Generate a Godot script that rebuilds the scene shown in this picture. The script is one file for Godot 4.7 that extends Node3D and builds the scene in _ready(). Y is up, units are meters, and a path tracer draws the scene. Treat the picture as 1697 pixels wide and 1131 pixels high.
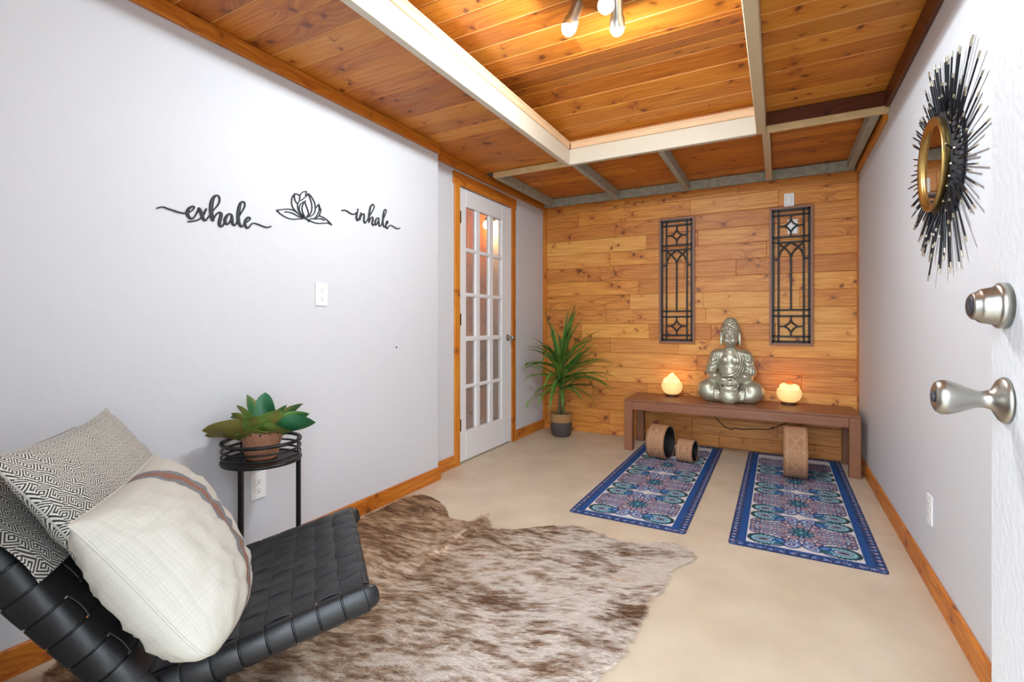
extends Node3D
# A small panelled meditation room. Room coordinates: X to the right, Y up, Z into the room;
# R(X, Y, Z) turns them into Godot's axes (Z towards the viewer).

const EYE := 1.04
const FOCAL := 809.0
const WALL_L := -1.985      # front part of the left wall
const WALL_L2 := -2.06      # the part with the glazed door, set back
const WALL_R := 0.526
const WALL_B := 4.43
const WALL_N := 0.10
const STRIPS := 7
const LAMP_ENERGY := 0.34
const SKY_ENERGY := 3.5
const SALT_ENERGY := 0.012
const EXPOSURE := 2.65

var rng := RandomNumberGenerator.new()
var M := {}
var used := {}

func R(x: float, y: float, z: float) -> Vector3:
	return Vector3(x, y, -z)

# ------------------------------------------------------------------ mesh builder
class MB:
	var v := PackedVector3Array()
	var n := PackedVector3Array()
	var t := PackedVector2Array()
	var c := PackedColorArray()
	var ix := PackedInt32Array()

	func vert(p: Vector3, uv := Vector2.ZERO, col := Color.WHITE) -> int:
		v.append(p); n.append(Vector3.ZERO); t.append(uv); c.append(col)
		return v.size() - 1

	func tri(a: int, b: int, d: int) -> void:
		ix.append(a); ix.append(b); ix.append(d)

	# turns the faces added since v0/i0 outward (or towards «dir» for an open sheet) and gives them normals
	func done(v0: int, i0: int, dir := Vector3.ZERO) -> void:
		var mid := Vector3.ZERO
		for k in range(v0, v.size()):
			mid += v[k]
		mid /= maxf(1.0, v.size() - v0)
		var vol := 0.0
		for k in range(i0, ix.size(), 3):
			var a := v[ix[k]] - mid
			var b := v[ix[k + 1]] - mid
			var d := v[ix[k + 2]] - mid
			if dir == Vector3.ZERO:
				vol += a.dot(b.cross(d))
			else:
				vol += (b - a).cross(d - a).dot(dir)
		if vol > 0.0:
			for k in range(i0, ix.size(), 3):
				var s := ix[k + 1]
				ix[k + 1] = ix[k + 2]
				ix[k + 2] = s
		for k in range(i0, ix.size(), 3):
			var m := (v[ix[k + 2]] - v[ix[k]]).cross(v[ix[k + 1]] - v[ix[k]])
			n[ix[k]] += m
			n[ix[k + 1]] += m
			n[ix[k + 2]] += m
		for k in range(v0, n.size()):
			n[k] = n[k].normalized() if n[k].length_squared() > 1e-20 else Vector3.UP

	func face(p: Array, uv: Array = []) -> void:
		var k := v.size()
		for j in p.size():
			vert(p[j], uv[j] if uv.size() else Vector2.ZERO)
		for j in range(1, p.size() - 1):
			tri(k, k + j, k + j + 1)

	# chamfered box; grain: axis that u follows, us: metres per texture width, off: uv offset, vs: v per metre
	func box(at: Vector3, size: Vector3, bev := 0.0, turn := Basis(), grain := 0, off := Vector2.ZERO, us := 1.0, vs := 1.0) -> void:
		var v0 := v.size()
		var i0 := ix.size()
		var h := size * 0.5
		bev = minf(bev, minf(h.x, minf(h.y, h.z)) * 0.98)
		var faces := []
		for ax in 3:
			var b := (ax + 1) % 3
			var d := (ax + 2) % 3
			for s in [-1.0, 1.0]:
				var q := []
				for e in [[-1.0, -1.0], [1.0, -1.0], [1.0, 1.0], [-1.0, 1.0]]:
					var p := Vector3.ZERO
					p[ax] = s * h[ax]
					p[b] = e[0] * (h[b] - bev)
					p[d] = e[1] * (h[d] - bev)
					q.append(p)
				if s < 0.0:
					q.reverse()
				faces.append([q, ax])
		if bev > 0.0:
			for ax in 3:
				var b := (ax + 1) % 3
				var d := (ax + 2) % 3
				for sb in [-1.0, 1.0]:
					for sd in [-1.0, 1.0]:
						var q := []
						for e in [[-1.0, 0], [1.0, 0], [1.0, 1], [-1.0, 1]]:
							var p := Vector3.ZERO
							p[ax] = e[0] * (h[ax] - bev)
							p[b] = sb * (h[b] - (bev if e[1] == 1 else 0.0))
							p[d] = sd * (h[d] - (bev if e[1] == 0 else 0.0))
							q.append(p)
						if sb * sd > 0.0:
							q.reverse()
						faces.append([q, b])
			for sx in [-1.0, 1.0]:
				for sy in [-1.0, 1.0]:
					for sz in [-1.0, 1.0]:
						var q := [Vector3(sx * h.x, sy * (h.y - bev), sz * (h.z - bev)), Vector3(sx * (h.x - bev), sy * h.y, sz * (h.z - bev)), Vector3(sx * (h.x - bev), sy * (h.y - bev), sz * h.z)]
						if sx * sy * sz < 0.0:
							q.reverse()
						faces.append([q, 0])
		for f in faces:
			var ax: int = f[1]
			var o := 3 - ax - grain if ax != grain else (grain + 1) % 3
			var g := grain if ax != grain else (grain + 2) % 3
			var ps := []
			var us_ := []
			for p in f[0]:
				us_.append(Vector2(p[g] / us + off.x, p[o] * vs + off.y))
				ps.append(at + turn * p)
			face(ps, us_)
		# the faces run counterclockwise from outside: turn to Godot's clockwise
		done(v0, i0)

	# rows of points, joined into a sheet; wrap closes the rows
	func sheet(rows: Array, wrap := false, dir := Vector3.ZERO, uvs: Array = [], cols: Array = []) -> void:
		var v0 := v.size()
		var i0 := ix.size()
		var w: int = rows[0].size()
		for a in rows.size():
			for b in w:
				vert(rows[a][b], uvs[a][b] if uvs.size() else Vector2(float(b) / maxf(1, w - 1), float(a) / maxf(1, rows.size() - 1)), cols[a][b] if cols.size() else Color.WHITE)
		for a in rows.size() - 1:
			for b in (w if wrap else w - 1):
				var p := v0 + a * w + b
				var q := v0 + a * w + (b + 1) % w
				tri(p, q, q + w)
				tri(p, q + w, p + w)
		done(v0, i0, dir)

	# round bar along a path; radius a number or an array; flat: second radius factor along «up»
	func tube(path: Array, radius, seg := 10, up := Vector3.ZERO, rup = null) -> void:
		var rows := []
		var nrm := up
		for k in path.size():
			var a: Vector3 = path[maxi(k - 1, 0)]
			var b: Vector3 = path[mini(k + 1, path.size() - 1)]
			var dir := (b - a).normalized()
			if nrm == Vector3.ZERO:
				nrm = dir.cross(Vector3.UP if absf(dir.y) < 0.9 else Vector3.RIGHT)
			nrm = (nrm - dir * nrm.dot(dir)).normalized()
			var side := dir.cross(nrm)
			var r: float = radius[k] if radius is Array else radius
			var r2: float = r if rup == null else (rup[k] if rup is Array else rup)
			var row := []
			for j in seg:
				var w := TAU * j / seg
				row.append(path[k] + side * cos(w) * r + nrm * sin(w) * r2)
			rows.append(row)
		var v0 := v.size()
		var i0 := ix.size()
		var n0 := rows.size()
		for row in rows:
			for p in row:
				vert(p)
		for k in n0 - 1:
			for j in seg:
				var p := v0 + k * seg + j
				var q := v0 + k * seg + (j + 1) % seg
				tri(p, q, q + seg)
				tri(p, q + seg, p + seg)
		# end caps on vertices of their own
		for e in [0, n0 - 1]:
			var m := vert(path[e])
			var first := v.size()
			for j in seg:
				vert(rows[e][j])
			for j in seg:
				if e == 0:
					tri(m, first + (j + 1) % seg, first + j)
				else:
					tri(m, first + j, first + (j + 1) % seg)
		done(v0, i0)

	# profile of (radius, height) turned round an axis
	func lathe(profile: Array, seg := 24, at := Transform3D(), sharp := false) -> void:
		var v0 := v.size()
		var i0 := ix.size()
		var pieces := []
		if sharp:
			for k in profile.size() - 1:
				pieces.append([profile[k], profile[k + 1]])
		else:
			pieces.append(profile)
		for pr: Array in pieces:
			var f := v.size()
			for k in pr.size():
				for j in seg + 1:
					var w := TAU * j / seg
					vert(at * Vector3(cos(w) * pr[k].x, pr[k].y, sin(w) * pr[k].x), Vector2(float(j) / seg, float(k) / (pr.size() - 1)))
			for k in pr.size() - 1:
				for j in seg:
					var p := f + k * (seg + 1) + j
					tri(p, p + 1, p + seg + 2)
					tri(p, p + seg + 2, p + seg + 1)
		done(v0, i0)

	func ball(at: Vector3, r: Vector3, seg := 14, rings := 9, turn := Basis()) -> void:
		var pr := []
		for k in rings + 1:
			var a := PI * k / rings
			pr.append(Vector2(sin(a), -cos(a)))
		lathe(pr, seg, Transform3D(turn * Basis.from_scale(r), at))

	func mesh(colored := false) -> ArrayMesh:
		var a := []
		a.resize(Mesh.ARRAY_MAX)
		a[Mesh.ARRAY_VERTEX] = v
		a[Mesh.ARRAY_NORMAL] = n
		a[Mesh.ARRAY_TEX_UV] = t
		if colored:
			a[Mesh.ARRAY_COLOR] = c
		a[Mesh.ARRAY_INDEX] = ix
		var m := ArrayMesh.new()
		m.add_surface_from_arrays(Mesh.PRIMITIVE_TRIANGLES, a)
		return m

# ------------------------------------------------------------------ scene helpers
func numbered(called: String) -> String:
	var k: int = used.get(called, 0)
	used[called] = k + 1
	return called if k == 0 else "%s_%03d" % [called, k]

func put(mesh: Mesh, called: String, mat: Material, parent: Node = self) -> MeshInstance3D:
	var o := MeshInstance3D.new()
	o.name = numbered(called) if parent == self else called
	o.mesh = mesh
	o.material_override = mat
	o.cast_shadow = GeometryInstance3D.SHADOW_CASTING_SETTING_ON
	parent.add_child(o, true)
	return o

func obj(b: MB, called: String, mat: Material, parent: Node = self, colored := false) -> MeshInstance3D:
	return put(b.mesh(colored), called, mat, parent)

func thing(called: String, label: String, category: String, at := Vector3.ZERO, turn := 0.0, group := "") -> Node3D:
	var o := Node3D.new()
	o.name = numbered(called)
	add_child(o, true)
	o.position = at
	o.rotation.y = turn
	tag(o, label, category, group)
	return o

func tag(o: Node, label: String, category := "", group := "", kind := "") -> void:
	if label:
		o.set_meta("label", label)
	if category:
		o.set_meta("category", category)
	if group:
		o.set_meta("group", group)
	if kind:
		o.set_meta("kind", kind)

func setting(called: String, label: String, category: String) -> Node3D:
	var o := Node3D.new()
	o.name = called
	add_child(o, true)
	tag(o, label, category, "", "structure")
	return o

func bx(x0: float, x1: float, y0: float, y1: float, z0: float, z1: float, bev := 0.0, grain := 0, off := Vector2.ZERO, us := 2.7, vs := 1.0) -> MB:
	var b := MB.new()
	b.box(R((x0 + x1) / 2, (y0 + y1) / 2, (z0 + z1) / 2), Vector3(absf(x1 - x0), absf(y1 - y0), absf(z1 - z0)), bev, Basis(), grain, off, us, vs)
	return b

func add_bx(b: MB, x0: float, x1: float, y0: float, y1: float, z0: float, z1: float, bev := 0.0) -> void:
	b.box(R((x0 + x1) / 2, (y0 + y1) / 2, (z0 + z1) / 2), Vector3(absf(x1 - x0), absf(y1 - y0), absf(z1 - z0)), bev)

func col(r: float, g: float, b: float) -> Color:
	return Color(r / 255.0, g / 255.0, b / 255.0)

func mat(c: Color, rough := 0.6, metal := 0.0) -> StandardMaterial3D:
	var m := StandardMaterial3D.new()
	m.albedo_color = c
	m.roughness = rough
	m.metallic = metal
	return m

func smooth_line(p: Array, per := 6, closed := false) -> Array:
	var out := []
	var m := p.size()
	for k in (m if closed else m - 1):
		var a = p[(k - 1 + m) % m] if closed else p[maxi(k - 1, 0)]
		var b = p[k]
		var c = p[(k + 1) % m]
		var d = p[(k + 2) % m] if closed else p[mini(k + 2, m - 1)]
		for j in per:
			var t := float(j) / per
			out.append(b.cubic_interpolate(c, a, d, t))
	if not closed:
		out.append(p[m - 1])
	return out

func noise(freq: float, sd: int, oct := 3) -> FastNoiseLite:
	var f := FastNoiseLite.new()
	f.noise_type = FastNoiseLite.TYPE_SIMPLEX_SMOOTH
	f.frequency = freq
	f.seed = sd
	f.fractal_octaves = oct
	return f

func noise_tex(freq: float, sd: int, size := 512, a := Color.BLACK, b := Color.WHITE, normal := 0.0, oct := 4) -> NoiseTexture2D:
	var t := NoiseTexture2D.new()
	t.width = size
	t.height = size
	t.seamless = true
	t.noise = noise(freq, sd, oct)
	if normal > 0.0:
		t.as_normal_map = true
		t.bump_strength = normal
	else:
		var g := Gradient.new()
		g.set_color(0, a)
		g.set_color(1, b)
		t.color_ramp = g
	return t

# ------------------------------------------------------------------ textures
# seven boards above one another, grain along u: 2.7 m by 7 x 0.14 m
func wood_texture(sd: int, knots_per_board: int) -> ImageTexture:
	var w := 1792
	var h := 128 * STRIPS
	var r := RandomNumberGenerator.new()
	r.seed = sd
	var fine := noise(1.0, sd + 1, 2)
	var broad := noise(1.0, sd + 2, 3)
	var data := PackedByteArray()
	data.resize(w * h * 3)
	var light := Vector3(240, 188, 110)
	var mid := Vector3(224, 156, 78)
	var dark := Vector3(176, 104, 46)
	var knot := Vector3(112, 60, 28)
	for s in STRIPS:
		var tone := r.randf_range(-0.26, 0.24)
		var ks := []
		for k in knots_per_board + r.randi_range(-2, 2):
			ks.append([r.randf() * 2.7, r.randf_range(0.01, 0.13), r.randf_range(0.006, 0.019), r.randf_range(0.35, 1.0), r.randf_range(0.8, 3.5), r.randf_range(-1.5, 1.5)])
		for x in w:
			var u := 2.7 * x / w
			var near := []
			for k in ks:
				if absf(u - k[0]) < 0.13:
					near.append(k)
			for y in 128:
				var q := 0.14 * y / 128.0
				var p := q
				var kd := 0.0
				var halo := 0.0
				for k in near:
					var du: float = (u - k[0])
					var dv: float = q - k[1] - du * 0.4 * k[5]
					var rr: float = k[2]
					var e := exp(-(du * du) / (rr * rr * 14.0) - (dv * dv) / (rr * rr * 7.0))
					p += signf(dv) * e * rr * 1.9
					var kk := exp(-pow((du * du) / (rr * rr * k[4] * 0.45) + (dv * dv) / (rr * rr * 0.9), 1.6))
					kd = maxf(kd, kk * k[3])
					halo = maxf(halo, e * 0.75 * k[3])
				var g := broad.get_noise_2d(u * 2.2 + s * 31.0, p * 55.0 + s * 17.0)
				var f := fine.get_noise_2d(u * 9.0 + s * 7.0, p * 420.0)
				var z := 0.46 + tone + g * 0.5 + f * 0.2 + halo * 0.4
				var c := light.lerp(mid, clampf(z * 2.0, 0, 1)) if z < 0.5 else mid.lerp(dark, clampf((z - 0.5) * 1.5, 0, 1))
				c = c.lerp(knot, clampf(kd, 0, 1))
				var o := ((s * 128 + y) * w + x) * 3
				data[o] = int(clampf(c.x, 0, 255))
				data[o + 1] = int(clampf(c.y, 0, 255))
				data[o + 2] = int(clampf(c.z, 0, 255))
	return ImageTexture.create_from_image(Image.create_from_data(w, h, false, Image.FORMAT_RGB8, data))

func blob(im: Image, cx: float, cy: float, rx: float, ry: float, ang: float, c: Color, power := 2.0, pinch := 0.0) -> void:
	var m := int(ceil(maxf(rx, ry))) + 1
	var ca := cos(ang)
	var sa := sin(ang)
	for y in range(maxi(0, int(cy) - m), mini(im.get_height(), int(cy) + m + 1)):
		for x in range(maxi(0, int(cx) - m), mini(im.get_width(), int(cx) + m + 1)):
			var dx := x - cx
			var dy := y - cy
			var a := (dx * ca + dy * sa) / rx
			var b := (-dx * sa + dy * ca) / ry
			b /= maxf(0.15, 1.0 - pinch * a)
			if pow(absf(a), power) + pow(absf(b), power) <= 1.0:
				im.set_pixel(x, y, c)

# printed mat: navy flowered edge, blue band, white line, and medallions with paisleys on white
func mat_texture() -> ImageTexture:
	var w := 488
	var h := 1488          # 0.61 m by 1.86 m, 800 pixels a metre
	var im := Image.create(w, h, false, Image.FORMAT_RGB8)
	var navy := col(14, 52, 104)
	var blue := col(6, 80, 150)
	var white := col(236, 226, 224)
	var pink := col(226, 176, 176)
	var grey := col(126, 132, 158)
	var mauve := col(122, 96, 120)
	var teal := col(36, 110, 140)
	var green := col(20, 66, 70)
	var aqua := col(150, 198, 204)
	var pale := col(196, 206, 220)
	im.fill(navy)
	var r := RandomNumberGenerator.new()
	r.seed = 11
	# flowered edge
	for k in 1500:
		var side := r.randi() % 4
		var e := r.randf_range(2, 36)
		var p := Vector2(e if side == 0 else w - e, r.randf() * h) if side < 2 else Vector2(r.randf() * w, e if side == 2 else h - e)
		var cc: Color = [col(58, 104, 176), col(150, 168, 206), col(52, 60, 110), col(186, 150, 172), col(30, 86, 160)][r.randi() % 5]
		blob(im, p.x, p.y, r.randf_range(1.5, 4.0), r.randf_range(1.2, 2.4), r.randf() * TAU, cc)
	var step := 0
	for y in range(16, h, 30):
		for x in [14.0, w - 14.0]:
			for a in 5:
				blob(im, x + cos(a * TAU / 5) * 5.5, y + sin(a * TAU / 5) * 5.5, 3.4, 2.4, a * TAU / 5, col(120, 158, 214) if step % 2 else col(206, 168, 184))
			blob(im, x, y, 2.4, 2.4, 0, col(232, 224, 226))
		step += 1
	for x in range(40, w - 30, 34):
		for y in [14.0, h - 14.0]:
			for a in 5:
				blob(im, x + cos(a * TAU / 5) * 6, y + sin(a * TAU / 5) * 6, 3.6, 2.6, a * TAU / 5, col(120, 158, 214))
			blob(im, x, y, 2.6, 2.6, 0, col(226, 190, 196))
	im.fill_rect(Rect2i(32, 30, w - 64, h - 60), blue)
	im.fill_rect(Rect2i(58, 44, w - 116, h - 88), white)
	# repeats, each mirrored across both its middles
	var mx := w / 2.0
	var pitch := 352.0
	var ink := col(34, 44, 86)
	for k in range(-1, 5):
		var cy := 205.0 + k * pitch
		for sx: float in [-1.0, 1.0]:
			for sy: float in [-1.0, 1.0]:
				var sg := sx * sy
				# feathers beside the flower
				for j in 8:
					var fx := mx + sx * (60 + j * 15.5)
					for q in 2:
						var fy := cy + sy * (20 + q * 34 + 8 * sin(j * 1.2 + q))
						blob(im, fx, fy, 12, 24, sg * 0.25, ink if j > 5 else grey)
						blob(im, fx, fy, 9.5, 20, sg * 0.25, grey if j > 5 else col(150, 152, 178))
						blob(im, fx, fy, 7, 14, sg * 0.25, mauve if (j + q) % 2 else col(92, 108, 156))
						blob(im, fx, fy, 3.6, 8, sg * 0.25, pink if (j + q) % 3 else white)
						blob(im, fx, fy - 12 * sy, 2.4, 3, 0, ink)
				# outer paisley, toothed
				var px := mx + sx * 120
				var py := cy + sy * 128
				if py < 84 or py > h - 84:
					continue
				for j in 17:
					var a := -2.3 + j * 0.29
					blob(im, px + sx * cos(a) * 56, py + sy * sin(a) * 42, 9, 11, 0, green)
				blob(im, px, py, 58, 45, sg * 0.2, green)
				blob(im, px, py, 52, 39, sg * 0.2, teal)
				for j in 15:
					var a := -2.1 + j * 0.3
					blob(im, px + sx * cos(a) * 45, py + sy * sin(a) * 32, 5, 6, 0, aqua)
				blob(im, px + sx * 2, py, 39, 28, sg * 0.2, aqua)
				blob(im, px + sx * 4, py, 33, 22, sg * 0.2, col(52, 100, 150))
				blob(im, px + sx * 6, py, 27, 16, sg * 0.2, pale)
				blob(im, px + sx * 8, py, 21, 11, sg * 0.2, mauve)
				blob(im, px + sx * 10, py, 13, 6, sg * 0.2, green)
				# leaves that join it to the middle
				blob(im, mx + sx * 72, py - sy * 14, 26, 24, sg * -0.7, blue, 1.3)
				blob(im, mx + sx * 72, py - sy * 14, 20, 8, sg * -0.7, col(90, 140, 200), 1.5)
				blob(im, mx + sx * 64, py + sy * 16, 24, 18, sg * 0.6, teal, 1.4)
				blob(im, mx + sx * 64, py + sy * 16, 16, 6, sg * 0.6, green, 1.5)
				blob(im, mx + sx * 50, py - sy * 40, 22, 18, sg * -0.3, ink, 1.6)
				blob(im, mx + sx * 50, py - sy * 40, 18, 13, sg * -0.3, mauve, 1.6)
				blob(im, mx + sx * 50, py - sy * 40, 11, 7, sg * -0.3, pink, 1.6)
				blob(im, mx + sx * 84, py + sy * 40, 22, 10, sg * 0.3, grey, 1.6)
				# scrolls above and below the flower
				for e in [[30.0, 132.0, 38.0, 27.0, 0.9], [24.0, 92.0, 24.0, 20.0, 1.0]]:
					blob(im, mx + sx * e[0], cy + sy * e[1], e[2], e[3], sg * e[4], ink, 2.0, 0.2)
					blob(im, mx + sx * e[0], cy + sy * e[1], e[2] - 4, e[3] - 4, sg * e[4], col(118, 140, 190), 2.0, 0.2)
					blob(im, mx + sx * (e[0] + 2), cy + sy * (e[1] + 1), e[2] * 0.66, e[3] * 0.6, sg * e[4], pale, 2.0, 0.2)
					blob(im, mx + sx * (e[0] + 4), cy + sy * (e[1] + 2), e[2] * 0.45, e[3] * 0.38, sg * e[4], col(50, 82, 150), 2.0, 0.2)
					blob(im, mx + sx * (e[0] + 5), cy + sy * (e[1] + 3), e[2] * 0.2, e[3] * 0.16, sg * e[4], pink)
		for sx: float in [-1.0, 1.0]:
			blob(im, mx + sx * 118, cy, 64, 17, 0, grey)
			for j in 9:
				var fx := mx + sx * (62 + j * 13.5)
				blob(im, fx, cy, 7, 13, 0, pale if j % 2 else mauve)
				blob(im, fx, cy, 4, 8, 0, col(72, 80, 128) if j % 2 else pink)
				blob(im, fx, cy, 1.8, 3.5, 0, white)
		for j in 14:
			var a := TAU * (j + 0.5) / 14
			blob(im, mx + cos(a) * 56, cy + sin(a) * 66, 22, 13, a, ink)
			blob(im, mx + cos(a) * 56, cy + sin(a) * 66, 19.5, 10.5, a, mauve if j % 2 else pink)
			blob(im, mx + cos(a) * 56, cy + sin(a) * 66, 14, 6.5, a, white if j % 2 else col(70, 60, 104))
			blob(im, mx + cos(a) * 56, cy + sin(a) * 66, 9, 3.4, a, col(64, 96, 160) if j % 2 else pink)
		for j in 10:
			var a := TAU * (j + 0.5) / 10
			blob(im, mx + cos(a) * 32, cy + sin(a) * 38, 15, 12, a, green)
			blob(im, mx + cos(a) * 32, cy + sin(a) * 38, 11, 8, a, teal if j % 2 else blue)
			blob(im, mx + cos(a) * 33, cy + sin(a) * 39, 5, 3, a, pale)
		blob(im, mx, cy, 25, 30, 0, green)
		blob(im, mx, cy, 21, 26, 0, col(44, 128, 150))
		for j in 6:
			blob(im, mx + cos(j * TAU / 6) * 12, cy + sin(j * TAU / 6) * 15, 5, 5, j * TAU / 6, green)
		blob(im, mx, cy, 6, 8, 0, aqua)
	return ImageTexture.create_from_image(im)

# black and natural woven chevrons
func weave_texture() -> ImageTexture:
	var s := 512
	var data := PackedByteArray()
	data.resize(s * s * 3)
	var r := RandomNumberGenerator.new()
	r.seed = 5
	for y in s:
		for x in s:
			var p := 64.0
			var cx := fposmod(x + (32.0 if int(y / p) % 2 else 0.0), p) - 32.0
			var cy := fposmod(float(y), p) - 32.0
			var d := absf(cx) + absf(cy)
			var lit := fposmod(d, 12.8) < 7.0 if cx < 10 else fposmod(cx + cy * 0.5, 12.8) < 7.0
			var th := r.randf_range(-16, 16) + (8.0 if (x + y) % 3 == 0 else 0.0)
			var c := Vector3(206, 203, 192) if lit else Vector3(44, 44, 46)
			var o := (y * s + x) * 3
			data[o] = int(clampf(c.x + th, 0, 255))
			data[o + 1] = int(clampf(c.y + th, 0, 255))
			data[o + 2] = int(clampf(c.z + th, 0, 255))
	return ImageTexture.create_from_image(Image.create_from_data(s, s, false, Image.FORMAT_RGB8, data))

# cream linen with a grey and rust woven stripe across u
func linen_texture() -> ImageTexture:
	var s := 640
	var data := PackedByteArray()
	data.resize(s * s * 3)
	var r := RandomNumberGenerator.new()
	r.seed = 6
	var lines := PackedFloat32Array()
	for k in s:
		lines.append(r.randf_range(-5, 5))
	for y in s:
		for x in s:
			var u := float(x) / s
			var c := Vector3(174, 169, 158)
			if u > 0.49 and u < 0.62:
				c = Vector3(104, 105, 106)
				if u > 0.533 and u < 0.577:
					c = Vector3(124, 84, 66)
			var th := lines[x] + lines[(y * 7 + 13) % s] + r.randf_range(-5, 5)
			var o := (y * s + x) * 3
			data[o] = int(clampf(c.x + th, 0, 255))
			data[o + 1] = int(clampf(c.y + th, 0, 255))
			data[o + 2] = int(clampf(c.z + th, 0, 255))
	return ImageTexture.create_from_image(Image.create_from_data(s, s, false, Image.FORMAT_RGB8, data))

# cork with pressed mandala rings, u round the wheel, v across
func cork_texture() -> ImageTexture:
	var w := 1024
	var h := 160
	var data := PackedByteArray()
	data.resize(w * h * 3)
	var r := RandomNumberGenerator.new()
	r.seed = 9
	var f := noise(0.09, 4, 3)
	for y in h:
		for x in w:
			var tile := fposmod(float(x), 256.0) - 128.0
			var yy := y - 80.0
			var d := sqrt(tile * tile + yy * yy)
			var a := atan2(yy, tile)
			var on := false
			if d < 62.0:
				on = fposmod(d + 3.0 * sin(a * 12.0) * step_f(20.0, d), 11.0) < 3.6
			else:
				var q := absf(tile) - 62.0
				on = absf(absf(yy) - 34.0 * (1.0 - q / 66.0) - 6.0 * sin(q * 0.35)) < 2.6 or fposmod(q, 22.0) < 2.4 and absf(yy) < 60.0 - q * 0.4 or absf(sqrt(pow(fposmod(q, 22.0) - 11.0, 2) + pow(absf(yy) - 56.0, 2)) - 8.0) < 1.5
			var th := f.get_noise_2d(x, y) * 26.0 + r.randf_range(-9, 9)
			var c := Vector3(156, 112, 80)
			if on:
				c = Vector3(200, 162, 126)
			var o := (y * w + x) * 3
			data[o] = int(clampf(c.x + th, 0, 255))
			data[o + 1] = int(clampf(c.y + th, 0, 255))
			data[o + 2] = int(clampf(c.z + th, 0, 255))
	return ImageTexture.create_from_image(Image.create_from_data(w, h, false, Image.FORMAT_RGB8, data))

func step_f(a: float, x: float) -> float:
	return 1.0 if x > a else 0.0

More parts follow.
